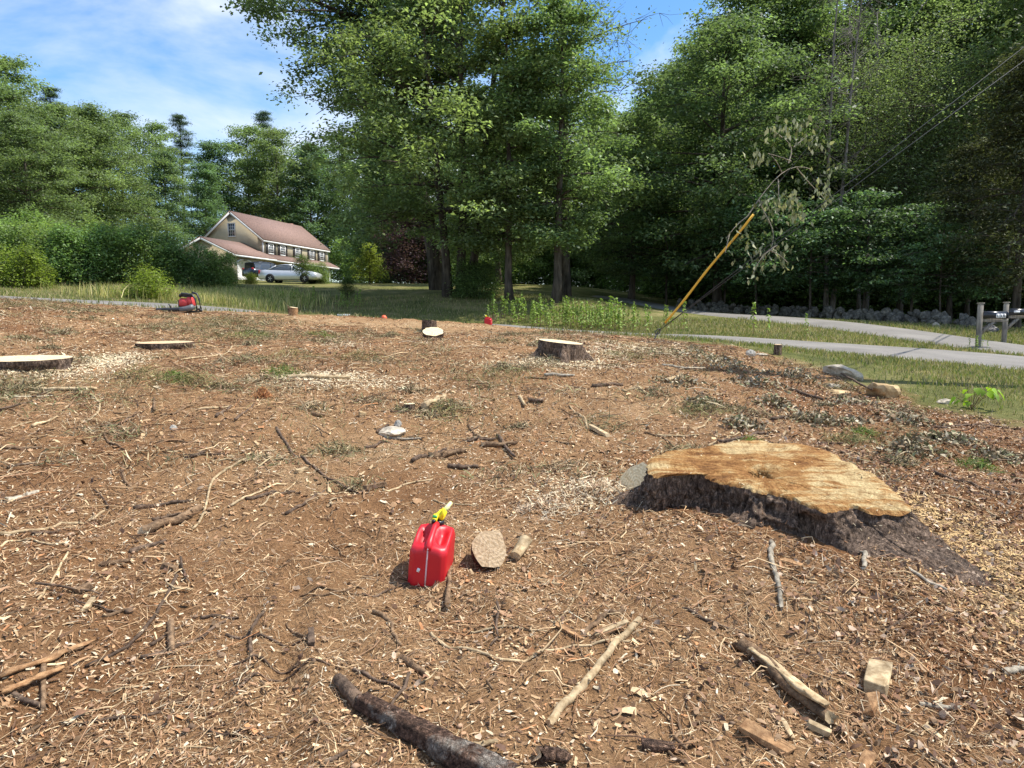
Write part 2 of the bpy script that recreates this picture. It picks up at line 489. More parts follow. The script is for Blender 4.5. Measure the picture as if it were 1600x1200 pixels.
def axis(lo, hi, fine_lo, fine_hi, step, grow):
    c = list(np.arange(fine_lo, fine_hi + 1e-6, step))
    s = step; v = fine_hi
    while v < hi:
        s *= grow; v += s; c.append(min(v, hi + 1))
    s = step; v = fine_lo
    pre = []
    while v > lo:
        s *= grow; v -= s; pre.append(max(v, lo - 1))
    return np.array(pre[::-1] + c)
xs = axis(-700, 700, -4.6, 5.2, .04, 1.055)
ys = axis(-60, 900, 1.2, 8.5, .04, 1.035)
GX, GY = np.meshgrid(xs, ys)
DM = dirt_mask(GX, GY)
GZ = hbase(GX, GY) + hdetail(GX, GY, DM)
nx, ny = len(xs), len(ys)
def sawmask(x, y):
    """fresh sawdust piles, (x, y, radius, amount)"""
    r = np.zeros_like(x)
    for sx, sy, rx, ry, am in SAW:
        r = np.maximum(r, am * np.exp(-((x-sx)/rx)**2 - ((y-sy)/ry)**2))
    return np.clip(r * (1 + 1.6 * fbm(x*4, y*4, 31)), 0, 1)
SAW = []
for px, py, rx, ry, am in [(160,565,.35,.45,1),(60,585,.6,.25,.5),(885,568,.6,.25,.8),(940,553,.3,.3,.6),(1530,850,.35,.35,.7),(1570,930,.35,.4,.75),(1450,805,.3,.3,.6),(920,770,.35,.3,.45),(540,595,.6,.3,.6),(480,592,.3,.2,.6),
                           (500,500,4.5,.5,.45),(700,508,2.5,.6,.5),(1010,545,.6,.4,.5),(1250,700,.9,.25,.2),(600,705,.5,.35,.32),(470,745,.4,.2,.28),(840,745,.5,.3,.25),(380,560,.8,.3,.3),(1050,640,.7,.4,.2)]:
    q, _ = G(px, py); SAW.append((q[0], q[1], rx, ry, am))
SW = sawmask(GX, GY)
HUM = sstep(-.12, .3, fbm(GX * .55, GY * .55, 41) + .5 * sstep(.3, 4.0, GX) * sstep(12, 4, GY) - .08)
I, J = np.meshgrid(np.arange(ny-1), np.arange(nx-1), indexing='ij')
GF = np.stack([I*nx+J, I*nx+J+1, (I+1)*nx+J+1, (I+1)*nx+J], -1).reshape(-1, 4)
gv = np.stack([GX, GY, GZ], -1).reshape(-1, 3)
gcol = np.stack([DM, SW, HUM], -1).reshape(-1, 3)

m, t, b, N, Lk = new_mat('ground_soil_and_grass')
att = N('ShaderNodeAttribute', attribute_name='col')
sep = N('ShaderNodeSeparateColor'); Lk(att.outputs['Color'], sep.inputs[0])
tcn = N('ShaderNodeTexCoord'); OB = tcn.outputs['Object']
n1 = noise(N, Lk, OB, 2.2, 6, .6); n2 = noise(N, Lk, OB, 14, 6, .65); n3 = noise(N, Lk, OB, 75, 5, .7); n4 = noise(N, Lk, OB, 260, 3, .6)
dr = ramp(N, [(.25, (.2, .107, .052)), (.5, (.34, .2, .102)), (.75, (.465, .302, .17))])
mxn = N('ShaderNodeMath', operation='MULTIPLY_ADD'); mxn.inputs[1].default_value = .5; Lk(n1.outputs['Fac'], mxn.inputs[0])
mh = N('ShaderNodeMath', operation='MULTIPLY'); mh.inputs[1].default_value = .5; Lk(n2.outputs['Fac'], mh.inputs[0]); Lk(mh.outputs[0], mxn.inputs[2])
Lk(mxn.outputs[0], dr.inputs['Fac'])
sp = ramp(N, [(.33, (.5, .47, .44)), (.5, (1, 1, 1)), (.68, (1.45, 1.42, 1.35))]); Lk(n3.outputs['Fac'], sp.inputs['Fac'])
c = mixc(N, Lk, .9, dr.outputs['Color'], sp.outputs['Color'], 'MULTIPLY')
sp4 = ramp(N, [(.35, (.6, .58, .55)), (.65, (1.3, 1.28, 1.22))]); Lk(n4.outputs['Fac'], sp4.inputs['Fac'])
c = mixc(N, Lk, .7, c, sp4.outputs['Color'], 'MULTIPLY')
hum = mixc(N, Lk, 1.0, c, (.58, .44, .37), 'MULTIPLY')
hf = N('ShaderNodeMath', operation='MULTIPLY'); hf.inputs[1].default_value = .75; Lk(sep.outputs['Blue'], hf.inputs[0])
c = mixc(N, Lk, hf.outputs[0], c, hum)
sawc = ramp(N, [(.3, (.36, .24, .12)), (.6, (.56, .42, .25))]); Lk(n3.outputs['Fac'], sawc.inputs['Fac'])
c = mixc(N, Lk, sep.outputs['Green'], c, sawc.outputs['Color'])
gr = ramp(N, [(.3, (.09, .105, .035)), (.5, (.165, .17, .06)), (.72, (.32, .265, .14))])
g2 = noise(N, Lk, OB, .7, 6, .6); Lk(g2.outputs['Fac'], gr.inputs['Fac'])
g3 = ramp(N, [(.3, (.6, .6, .55)), (.7, (1.35, 1.3, 1.2))]); Lk(n2.outputs['Fac'], g3.inputs['Fac'])
gc = mixc(N, Lk, .9, gr.outputs['Color'], g3.outputs['Color'], 'MULTIPLY')
c = mixc(N, Lk, sep.outputs['Red'], gc, c)
Lk(c, b.inputs['Base Color']); b.inputs['Roughness'].default_value = .95; b.inputs['Specular IOR Level'].default_value = .1
sm = N('ShaderNodeMath', operation='ADD'); Lk(n2.outputs['Fac'], sm.inputs[0]); Lk(n3.outputs['Fac'], sm.inputs[1])
bump(N, Lk, b, sm.outputs[0], 1.0, .03)
M['ground'] = m
add('ground', mesh_np('ground', gv, GF, M['ground'], gcol, True), kind='structure')

# road and driveway sheets
m, t, b, N, Lk = new_mat('old_asphalt')
tcn = N('ShaderNodeTexCoord'); OB = tcn.outputs['Object']
n1 = noise(N, Lk, OB, .8, 5); n2 = noise(N, Lk, OB, 40, 5, .7)
r1 = ramp(N, [(.3, (.15, .138, .122)), (.7, (.235, .215, .19))]); Lk(n1.outputs['Fac'], r1.inputs['Fac'])
r2 = ramp(N, [(.3, (.75, .75, .75)), (.7, (1.2, 1.2, 1.2))]); Lk(n2.outputs['Fac'], r2.inputs['Fac'])
Lk(mixc(N, Lk, 1.0, r1.outputs['Color'], r2.outputs['Color'], 'MULTIPLY'), b.inputs['Base Color'])
b.inputs['Roughness'].default_value = .9; bump(N, Lk, b, n2.outputs['Fac'], .4, .01)
M['asphalt'] = m
def smooth_path(pts, n=80):
    pts = np.asarray(pts, float)
    t = np.concatenate([[0], np.cumsum(np.linalg.norm(np.diff(pts, axis=0), axis=1))])
    u = np.linspace(0, t[-1], n)
    q = np.stack([np.interp(u, t, pts[:, k]) for k in range(pts.shape[1])], -1)
    for _ in range(6):
        q[1:-1] = (q[:-2] + 2 * q[1:-1] + q[2:]) / 4
    return q
def strip(name, path, width, lift):
    q = smooth_path(path, 110)
    T = np.gradient(q, axis=0); T /= np.linalg.norm(T, axis=1, keepdims=True)
    Nn = np.stack([-T[:, 1], T[:, 0]], -1)
    k = 11
    V = []
    for j in range(k):
        u = j / (k - 1) - .5
        wob = .22 * fbm(q[:, 0] * .8, q[:, 1] * .8, 50 + j) if j in (0, k-1) else 0
        p = q + Nn * (u * width + wob)[:, None] if not np.isscalar(wob) else q + Nn * u * width
        z = hbase(p[:, 0], p[:, 1]) + lift - (.07 if j in (0, k-1) else 0) + .02 * (1 - 4*u*u)
        V.append(np.column_stack([p, z]))
    V = np.array(V)            # k, n, 3
    n = V.shape[1]
    I, J = np.meshgrid(np.arange(k-1), np.arange(n-1), indexing='ij')
    Fq = np.stack([I*n+J, (I+1)*n+J, (I+1)*n+J+1, I*n+J+1], -1).reshape(-1, 4)[:, ::-1]
    return add(name, mesh_np(name, V.reshape(-1, 3), Fq, M['asphalt'], None, True), kind='structure')
def wxy(*c): return [P(*k)[:2] for k in c]
ROAD = wxy((1950,575,14.0),(1700,571,14.5),(1550,565,15.4),(1300,549,16.6),(1100,535,18.2),(950,525,20),(780,515,22.3),(600,505,23),(450,495,21.8),(350,486,20.6),(100,470,19),(-150,460,18),(-600,440,17))
DRIVE = wxy((1800,556,17.2),(1600,545,18.6),(1500,533,20),(1400,522,21.8),(1250,505,25),(1080,487,32),(960,474,40))
strip('road', ROAD, 4.3, .045)
strip('driveway', DRIVE, 2.9, .05)

# ------------------------------------------------------------------ trees and shrubs
def leaf_mesh(name, C, Nrm, S, colr, mat, aspect=.55, rng=None, droop=0.0):
    n = len(C)
    rng = rng or np.random.default_rng(1)
    Nrm = Nrm / (np.linalg.norm(Nrm, axis=1, keepdims=True) + 1e-9)
    t = rng.normal(size=(n, 3)); t[:, 2] -= droop
    t -= (t * Nrm).sum(1, keepdims=True) * Nrm
    t /= np.linalg.norm(t, axis=1, keepdims=True) + 1e-9
    s = np.cross(Nrm, t)
    S = S[:, None]
    V = np.empty((n, 4, 3))
    V[:, 0] = C - t * S * .5
    V[:, 1] = C + s * S * aspect * .5 + Nrm * S * .10 - t * S * .05
    V[:, 2] = C + t * S * .5 - Nrm * S * .08
    V[:, 3] = C - s * S * aspect * .5 + Nrm * S * .10 - t * S * .05
    Fq = np.arange(n * 4).reshape(n, 4)
    return mesh_np(name, V.reshape(-1, 3), Fq, mat, np.repeat(colr, 4, axis=0))

PROF = {
 'round': lambda u: np.sqrt(np.clip(1 - (2*u - .85)**2 / 1.35, .06, 1)),
 'low':   lambda u: np.clip(1.05 - .75 * u**1.6, .12, 1) * np.clip(.55 + u * 2.5, 0, 1),
 'cone':  lambda u: np.clip(1.1 - .92 * u, .05, 1) * np.clip(.5 + u * 4, 0, 1),
 'vase':  lambda u: np.clip(.45 + .75 * u - .8 * np.maximum(0, u - .72)**1 * 2.2, .1, 1),
}
def gen_tree(name, seed, Ht, base, R, prof='round', nl=45, nsub=8, nleaf=120, ls=.2, tr=.25, bias=None, flat=.45, sig=.55,
             up=(.1, .55), col=(.06, .1, .03), cvar=.3, mat='leaf', stems=((0, 0, 0, 0),), wood='trunk', twig=.0, droop=.15, aspect=.55, nup=1.3, yellow=.18):
    rng = np.random.default_rng(seed)
    wb = MB()
    C, NN, SS, CC = [], [], [], []
    col = np.array(col)
    ns = len(stems)
    stemp = []
    for k, (sx, sy, lx, ly) in enumerate(stems):
        nseg = 10
        u = np.linspace(0, 1, nseg)
        wx = np.cumsum(rng.normal(0, .018 * Ht / nseg * 1.6, nseg)); wy = np.cumsum(rng.normal(0, .018 * Ht / nseg * 1.6, nseg))
        pts = np.stack([sx + lx * u**1.2 + wx - wx[0], sy + ly * u**1.2 + wy - wy[0], -.4 + (Ht * .96 + .4) * u], -1)
        rr = tr * (1.0 if ns == 1 else .72) * (1 - u * .9) ** .85
        rr[0] *= 1.5; rr[1] *= 1.02
        wb.tube(pts, rr, 9, True, .05, seed + k)
        stemp.append((pts, rr))
    ga = rng.uniform(0, 6.28)
    for i in range(nl):
        st = rng.integers(ns)
        pts, rr = stemp[st]
        u = (i + rng.uniform(0, 1)) / nl
        h = base + (Ht * .97 - base) * u
        ga += 2.4 + rng.normal(0, .35)
        Lb = R * PROF[prof](np.array(u)) * rng.uniform(.72, 1.12)
        if bias is not None:
            Lb *= 1 + bias[2] * math.cos(ga - math.atan2(bias[1], bias[0]))
        el = up[0] + (up[1] - up[0]) * u + rng.normal(0, .1)
        hs = max(base * .55, h - Lb * math.sin(el) * .8)
        f = np.clip((hs + .4) / (Ht * .96 + .4), 0, 1)
        p0 = np.array([np.interp(f, np.linspace(0, 1, len(pts)), pts[:, a]) for a in range(3)])
        r0 = np.interp(f, np.linspace(0, 1, len(pts)), rr) * .5
        tt = np.linspace(0, 1, 6)
        dv = np.array([math.cos(ga) * math.cos(el), math.sin(ga) * math.cos(el), math.sin(el)])
        sd = np.cross(dv, [0, 0, 1]); cur = rng.normal(0, .13)
        lp = p0 + dv * Lb * tt[:, None] + sd * (cur * Lb * tt**2)[:, None]
        lp[:, 2] -= droop * Lb * tt**2.2
        wb.tube(lp, np.maximum(r0 * (1 - tt * .9), .008), 5, False)
        cl = rng.uniform(.75, 1.25)
        for j in range(nsub):
            t = rng.uniform(.25, 1.02) ** .8
            q = np.array([np.interp(t, tt, lp[:, a]) for a in range(3)])
            off = rng.normal(0, 1, 3) * np.array([1, 1, .55]) * Lb * .17
            q2 = q + off
            if twig >= 0 and (twig > 0 or j % 2 == 0):
                mid = (q + q2) / 2 + rng.normal(0, .06, 3)
                wb.tube(np.array([q, mid, q2]), [max(.018, r0 * .25), max(.012, r0 * .16), .006], 3, False)
                if twig > 0:
                    for _ in range(int(twig)):
                        e = q2 + rng.normal(0, .5, 3) + dv * .3
                        wb.tube(np.array([q2, (q2 + e) / 2 + rng.normal(0, .07, 3), e]), [.012, .008, .004], 3, False)
            k = int(nleaf * rng.uniform(.6, 1.4))
            if k < 1: continue
            g = rng.normal(0, 1, (k, 3)) * np.array([sig, sig, sig * flat])
            C.append(q2 + g)
            nn = rng.normal(0, .55, (k, 3)); nn[:, 2] += nup; nn += g * .5 / sig * .5
            NN.append(nn)
            SS.append(ls * rng.uniform(.6, 1.35, k))
            v = cl * rng.uniform(.8, 1.2) * rng.lognormal(0, cvar, k)[:, None]
            yl = rng.uniform(0, yellow, k)[:, None]
            CC.append(np.clip(col * v + np.array([.05, .035, -.004]) * yl * v, .004, .9))
    wm = wb.mesh(name + '_wood', M[wood], True)
    if C:
        cm = leaf_mesh(name + '_leaves', np.concatenate(C), np.concatenate(NN), np.concatenate(SS), np.concatenate(CC), M[mat], aspect, rng, .2)
    else:
        cm = None
    return wm, cm

T = {}
G1 = (.185, .250, .112); G2 = (.170, .235, .108); G3 = (.135, .205, .105); GL = (.168, .230, .112)
T['maple'] = gen_tree('maple', 1, 17.5, 2.6, 6.0, 'round', 66, 7, 140, .19, .3, None, .38, .46, (.0, .8), G1, .3, stems=((-.35, 0, -1.6, .5), (.25, .25, .3, .3), (.75, -.1, 2.2, -.3)))
T['oak'] = gen_tree('oak', 2, 20.5, 9.6, 5.9, 'round', 54, 8, 135, .2, .4, (-1, -.1, .22), .5, .45, (.0, .75), G3, .28, stems=((0, 0, -4.2, -.3),))
T['slender'] = gen_tree('slender', 3, 13, 2.6, 2.7, 'round', 34, 6, 115, .18, .2, None, .4, .38, (.0, .6), G1, .3)
T['woods_a'] = gen_tree('woods_a', 4, 18, 3.4, 5.0, 'round', 50, 7, 125, .21, .26, None, .36, .48, (.0, .6), G2, .3)
T['woods_b'] = gen_tree('woods_b', 5, 14.5, 2.2, 5.6, 'round', 50, 7, 125, .2, .24, None, .34, .48, (-.05, .6), GL, .3)
T['airy'] = gen_tree('airy', 6, 13, 4.5, 5.0, 'vase', 42, 10, 95, .115, .15, None, .7, .6, (.1, .8), (.165, .22, .11), .3, twig=1)
T['sparse'] = gen_tree('sparse', 7, 21, 9.5, 4.5, 'round', 34, 8, 14, .18, .27, None, .6, .5, (.2, .9), GL, .3, twig=3)
T['snag'] = gen_tree('snag', 8, 17, 6, 1.9, 'round', 26, 7, 0, .2, .15, None, .6, .5, (.5, 1.1), G1, .3, stems=((0, 0, .3, 0), (.3, .1, 1.3, .2)), wood='trunk_grey', twig=2)
T['pine'] = gen_tree('pine', 9, 25, 7, 4.2, 'cone', 44, 8, 78, .3, .28, None, .3, .42, (-.05, .4), (.08, .125, .07), .25, mat='needle', aspect=.2, droop=.05, yellow=.08)
T['far_a'] = gen_tree('far_a', 10, 22, 4, 5.5, 'round', 44, 7, 72, .3, .25, None, .4, .6, (.0, .6), G2, .25, mat='leaf_far')
T['far_b'] = gen_tree('far_b', 11, 20, 2, 5.0, 'low', 44, 7, 72, .3, .25, None, .4, .6, (.0, .6), G3, .25, mat='leaf_far')
T['shrub_a'] = gen_tree('shrub_a', 12, 3.0, .3, 2.0, 'round', 40, 6, 58, .13, .05, None, .8, .28, (.1, 1.0), (.21, .29, .1), .3, stems=((0, 0, .2, .1), (.2, .1, .9, 0), (-.2, 0, -.8, .2), (0, -.2, 0, -.7)), yellow=.45)
T['shrub_b'] = gen_tree('shrub_b', 13, 2.7, .2, 2.0, 'low', 40, 6, 58, .13, .05, None, .8, .28, (.1, 1.0), (.17, .245, .09), .3, stems=((0, 0, .2, .1), (.2, .1, .9, 0), (-.2, 0, -.8, .2)))
T['understory'] = gen_tree('understory', 14, 6.5, 1.9, 3.4, 'round', 26, 6, 42, .2, .08, None, .2, .45, (-.05, .35), (.11, .18, .09), .3, droop=.2, nup=1.3)
T['small'] = gen_tree('small', 15, 2.7, .4, 1.15, 'low', 30, 6, 30, .11, .05, None, .7, .17, (.1, .9), (.19, .23, .045), .25, yellow=.5)
T['sapling'] = gen_tree('sapling', 16, 2.9, 1.1, 1.0, 'round', 24, 6, 24, .11, .04, None, .6, .2, (.0, .6), (.08, .115, .03), .3)
T['copper'] = gen_tree('copper', 17, 6.2, .5, 3.3, 'low', 44, 7, 55, .16, .12, None, .5, .4, (.0, .7), (.07, .04, .05), .3, yellow=.05)
T['hemlock'] = gen_tree('hemlock', 18, 11, 2.0, 3.4, 'cone', 54, 9, 62, .16, .16, None, .25, .45, (-.12, .2), (.085, .1, .055), .28, mat='needle', aspect=.35, droop=.25, yellow=.5)
T['bright_shrub'] = gen_tree('bright_shrub', 19, 1.5, .1, 1.2, 'round', 30, 5, 40, .1, .03, None, .9, .2, (.2, 1.1), (.17, .23, .045), .25, stems=((0, 0, .2, .1), (.2, .1, .6, 0), (-.2, 0, -.6, .2)), yellow=.5)

def plant(kind, px, w, s=1.0, rz=0.0, label='', name='tree', cat='tree', group=None, sz=None, dx=None, wood='trunk', crown='crown', zoff=0.0):
    X = (px - 800.0) / F_PX * w
    Y = w
    root = empty(name, (X, Y, Hs(X, Y) + zoff), rz, label, cat, group)
    root.scale = (s, s, sz if sz else s)
    wm, cm = T[kind]
    add(wood, wm, root)
    if cm is not None: add(crown, cm, root)
    return root

# trees in front of the wood and on the lawn
plant('maple', 712, 33, 1.0, 0.0, 'big leafy maple with several trunks spreading from one base on the shaded lawn')
plant('oak', 690, 38, 1.05, 0.0, 'tallest dark oak behind the lawn maple, its limb reaching left into the sky')
plant('slender', 797, 31, .92, .6, 'slim dark-trunked tree just right of the multi-trunk maple')
plant('slender', 868, 30, .95, 2.2, 'single tree with pale straight trunk above the tall weeds', )
plant('sparse', 882, 37, 1.0, .4, 'tall thinly leaved tree with bare twigs against the blue sky')
plant('woods_b', 1118, 36, .97, 0.3, 'broad bright green tree at the wood edge above the yellow guy guard')
plant('woods_b', 985, 40, .72, 2.1, 'leafy tree filling the gap right of the thin bare-twigged tree')
plant('snag', 1288, 33, 1.0, .2, 'grey dead tree with thin bare forked trunks at the wood edge', name='dead_tree')
plant('snag', 1350, 38, .95, 2.5, 'grey bare dead stems beside the airy vine-covered tree', name='dead_tree')
plant('airy', 1400, 35, 1.05, 0.0, 'airy yellowish tree overgrown with fine-leaved vines')
plant('airy', 1480, 38, 1.0, 2.0, 'fine-leaved pale tree above the right end of the stone wall')
plant('hemlock', 1585, 26.5, .95, 0.0, 'dark brownish evergreen behind the mailboxes at right edge')
plant('hemlock', 1508, 30, .7, 1.0, 'narrow reddish-trunked evergreen left of the mailbox posts')
plant('small', 580, 48, 1.0, 0, 'small yellow-green ornamental tree on the lawn right of the house', name='small_tree')
plant('sapling', 476, 50, .72, 0, 'young dark-leaved sapling standing in front of the silver car', name='sapling')
plant('copper', 645, 58, 1.0, 0, 'dark purple-leaved tree behind the lawn between house and maple', name='copper_beech')
plant('shrub_b', 742, 32.4, .62, 0, 'dark low bush at the foot of the multi-trunk maple', name='bush', cat='bush')
und = [(1180,33,.85,0),(1262,31.5,.8,1.4),(1345,31,.85,2.6),(1420,29.5,.75,3.7),(1130,36,.9,4.4),(1040,38,.9,5.2),(1465,28,.6,.9)]
ul = ['low layered maple sapling at the wood edge below the yellow guard tip','layered understory sapling behind the wilted hanging branch','glossy pale-leaved understory tree right of the grey dead stems',
      'drooping understory sapling above the middle of the stone wall','dim understory sapling left of the guy wires','dim understory sapling in the darkest gap of the wood','low understory sapling above the pale boulder of the stone wall']
for (px, w, s, r), l in zip(und, ul):
    plant('understory', px, w, s, r, l, name='understory_tree', group='understory saplings at the wood edge')
# the wood behind, each tree its own
rw = np.random.default_rng(5)
for k, (px, w, kind, s) in enumerate([(1150,46,'woods_a',1.15),(1225,44,'woods_a',1.1),(1300,50,'woods_a',1.3),(1385,47,'woods_a',1.25),(1470,50,'woods_a',1.35),(1545,44,'woods_a',1.25),(1620,40,'woods_a',1.2),(1700,34,'woods_a',1.2),
     (1010,52,'woods_a',.8),(1085,50,'woods_a',1.0),(940,55,'woods_b',.85),(1180,58,'far_b',1.0),(1260,60,'far_b',1.0),(1340,60,'far_b',1.1),(1430,60,'far_b',1.1),(1520,58,'far_b',1.1),(1600,54,'far_b',1.1),(1110,60,'far_b',1.0),(1040,62,'far_b',1.0),
     (1680,48,'far_b',1.1),(1770,42,'far_b',1.1)]):
    plant(kind, px, w, s, rw.uniform(0, 6.28), 'tall green tree deep in the dark wood behind the driveway', group='trees deep in the wood behind the driveway')
for k, (px, w, kind, s) in enumerate([(605,64,'far_b',.8),(610,70,'far_a',.85),(670,66,'far_b',.9),(735,62,'far_b',.85),(800,60,'far_b',.85),(870,62,'far_b',.8),(930,66,'far_a',.8),(780,48,'woods_b',.8),(985,70,'far_a',.8)]):
    plant(kind, px, w, s, rw.uniform(0, 6.28), 'green tree in the belt closing the lawn behind the multi-trunk maple', group='trees closing the lawn behind the maple')
# forest behind the house
for px, w, kind, s, l in [(545,116,'far_a',1.1,'rounded tree above the right end of the house roof'),(490,110,'far_b',1.08,'dense tree directly behind the house ridge right half'),(440,112,'far_a',1.1,'high rounded tree crown behind the house chimney end'),
      (395,116,'far_a',1.16,'tallest rounded crown left of centre behind the house ridge'),(300,108,'pine',1.0,'tall feathery pine behind the left end of the house'),(345,112,'far_b',1.1,'dense dark tree directly behind the house gable'),
      (418,122,'pine',1.18,'pine top poking above the rounded crowns behind the house'),(250,100,'far_a',.98,'dark round tree left of the tall pine'),(205,90,'far_a',.92,'dark tree between the pale left trees and the pine'),(270,82,'far_b',.72,'mid green tree low behind the bushes left of the gable'),
      (160,84,'far_b',.95,'dark tree half hidden behind the pale left-hand tree'),(330,92,'far_b',.75,'pale green tree beside the garage gable'),(645,100,'far_b',1.0,'dark tree closing the gap between house and maple'),(545,108,'shrub_a',2.2,'tall bush beyond the right house corner'),(610,100,'far_a',.95,'dark tree right of the house beyond the lawn')]:
    plant(kind, px, w, s, rw.uniform(0, 6.28), l)
for px, w, kind, s, l in [(100,56,'woods_b',.9,'pale green broad tree left of the bushes'),(35,60,'far_a',.8,'high tree at the left edge of the picture'),(-40,50,'woods_b',1.05,'broad tree cut by the left picture edge'),(100,76,'pine',.78,'dark ragged pine rising behind the pale left tree'),(60,48,'woods_b',.72,'lower pale tree bulging over the left bushes'),(160,60,'woods_b',.95,'pale green tree reaching down to the bush row')]:
    plant(kind, px, w, s, rw.uniform(0, 6.28), l)
for px, w in [(450,126),(500,124),(545,128),(590,122),(395,130),(-140,56),(-90,80),(-10,90),(60,100),(130,110)]:
    plant('far_a', px, w, 1.05, rw.uniform(0, 6.28), 'forest tree closing the gaps behind the house' if px > 300 else 'forest tree behind the pale trees at the far left', group='forest trees behind the house' if px > 300 else 'forest trees at far left')
# bush row left
for px, w, kind, s, l in [(25,31,'shrub_b',.85,'dark green bush at the left end of the bush row'),(85,33,'shrub_a',.85,'grey-green bush second from the left picture edge'),(140,32,'shrub_b',.92,'broad dark bush in the middle of the bush row'),(195,33,'shrub_a',.85,'tall leafy bush left of the goldenrod'),
      (245,34,'shrub_a',.85,'tall leafy bush behind the goldenrod clump'),(295,34,'shrub_b',.75,'dark bush behind the tall dry grass'),(338,35,'shrub_a',.62,'rounded green bush in front of the garage'),(362,38,'shrub_a',.32,'small bush beside the white garage door'),(-30,32,'shrub_a',.85,'bush cut by the left picture edge'),(170,38,'shrub_a',1.0,'tall bush behind the middle of the bush row'),(60,38,'shrub_a',1.05,'tall bush behind the left end of the bush row')]:
    plant(kind, px, w, s, rw.uniform(0, 6.28), l, name='bush', cat='bush', group='bush row along the left verge')
plant('bright_shrub', 25, 27.5, 1.0, 0, 'bright yellow-green low bush at the left edge', name='bush', cat='bush')
plant('bright_shrub', 60, 28.5, .6, 1, 'small yellow-green bush beside the bright left bush', name='bush', cat='bush')
plant('bright_shrub', 237, 25.5, .75, 2, 'yellow-green goldenrod clump in front of the bush row', name='goldenrod', cat='plant')
plant('bright_shrub', 396, 42, .42, 2, 'low green bush in front of the dark car', name='bush', cat='bush')
plant('shrub_b', 500, 58, .6, 3, 'dark foundation bush at the nose of the silver car', name='bush', cat='bush')
plant('sapling', 545, 33, .42, 3, 'short wispy seedling standing in the shaded lawn', name='sapling', zoff=-.2)

bl_ = ['dim bush at the lawn end behind the copper tree', 'dim bush left of the maple trunks beyond the lawn', 'dim bush just behind the maple trunks', 'dim bush between maple and slim tree beyond the lawn', 'dim bush behind the slim dark-trunked tree', 'dim bush behind the pale straight trunk', 'dim bush right of the pale straight trunk', 'dim bush at the lawn end left of the wood', 'dim bush in the dark gap of the wood', 'dim bush at the inner wood edge']
for (px, w, s_), l in zip([(590,64,1.5),(640,66,1.6),(690,60,1.5),(735,57,1.5),(785,56,1.5),(835,55,1.5),(885,54,1.5),(935,53,1.5),(985,52,1.4),(1035,50,1.4)], bl_):
    plant('shrub_b', px, w, s_, rw.uniform(0, 6.28), l, name='bush', cat='bush', group='bushes closing the lawn')

for px, w, s_ in [(1085,46,2.0),(1130,48,2.2),(1175,44,2.0),(1225,46,2.2),(1270,44,2.0),(1320,46,2.2),(1370,43,2.0),(1420,45,2.2),(1465,42,2.0),(1510,43,2.2),(1560,40,2.0),(1610,41,2.2),(1660,37,2.0),(1720,38,2.2),(1150,60,3.0),(1240,62,3.0),(1330,62,3.0),(1420,62,3.0),(1510,60,3.0),(1600,58,3.0),(1690,54,3.0)]:
    plant('shrub_b', px, w, s_, rw.uniform(0, 6.28), 'dark undergrowth bush deep inside the wood behind the stone wall', name='bush', cat='bush', group='undergrowth deep in the wood')

# ------------------------------------------------------------------ house
def siding(name, c):
    m, t, b, N, Lk = new_mat(name)
    tcn = N('ShaderNodeTexCoord'); sep = N('ShaderNodeSeparateXYZ'); Lk(tcn.outputs['Object'], sep.inputs[0])
    ml = N('ShaderNodeMath', operation='MULTIPLY'); ml.inputs[1].default_value = 8.0; Lk(sep.outputs['Z'], ml.inputs[0])
    fr = N('ShaderNodeMath', operation='FRACT'); Lk(ml.outputs[0], fr.inputs[0])
    n = noise(N, Lk, tcn.outputs['Object'], 1.5, 4)
    r = ramp(N, [(.3, [v * .9 for v in c]), (.7, c)]); Lk(n.outputs['Fac'], r.inputs['Fac'])
    Lk(r.outputs['Color'], b.inputs['Base Color']); b.inputs['Roughness'].default_value = .6
    bump(N, Lk, b, fr.outputs[0], .6, .03)
    return m
M['siding'] = siding('tan_siding', (.52, .44, .30))
M['white'] = plain('white_trim', (.78, .77, .73), .5, .05)
M['shingle'] = plain('brown_shingles', (.235, .15, .12), .9, .28, 6, bmp=.5)
M['shutter'] = plain('dark_shutter', (.035, .03, .028), .5, .2)
M['glass'] = plain('window_glass', (.05, .06, .07), .08, .1, spec=.8)
M['concrete'] = plain('concrete', (.4, .38, .35), .9, .15, 20)
HA = rad(15)
base_n = P(417.4, 440, 80)
house = empty('house', (-.345 * 80, 80.0, 5.15), math.pi / 2 - HA, 'two storey tan house with brown roof and lower garage wing on the rise', 'house')
def prism(mb, prof, x0, x1):
    """profile of (y,z) extruded along x"""
    n = len(prof)
    v = np.array([[x0, y, z] for y, z in prof] + [[x1, y, z] for y, z in prof])
    q = [[i, (i+1) % n, n + (i+1) % n, n + i] for i in range(n)]
    mb.put(v, [np.array(q), np.array([list(range(n))[::-1], list(range(n, 2*n))])])
    return mb
EA, RI = 4.65, 7.75
mb = MB(); prism(mb, [(0, 2.45), (8, 2.45), (8, EA), (4, RI - .12), (0, EA)], 0, 14); prism(mb, [(.5, -1.5), (8, -1.5), (8, 2.46), (.5, 2.46)], .01, 13.9)
wl = mb.build('wall', M['siding'], house)
def slab(mb, y0, z0, y1, z1, x0, x1, th):
    d = np.array([y1 - y0, z1 - z0]); d /= np.linalg.norm(d); nrm = np.array([-d[1], d[0]])
    if nrm[1] < 0: nrm = -nrm
    p = [(y0, z0), (y1, z1), (y1 + nrm[0]*th, z1 + nrm[1]*th), (y0 + nrm[0]*th, z0 + nrm[1]*th)]
    prism(mb, p, x0, x1)
mb = MB(); sl = (RI - EA) / 4.0
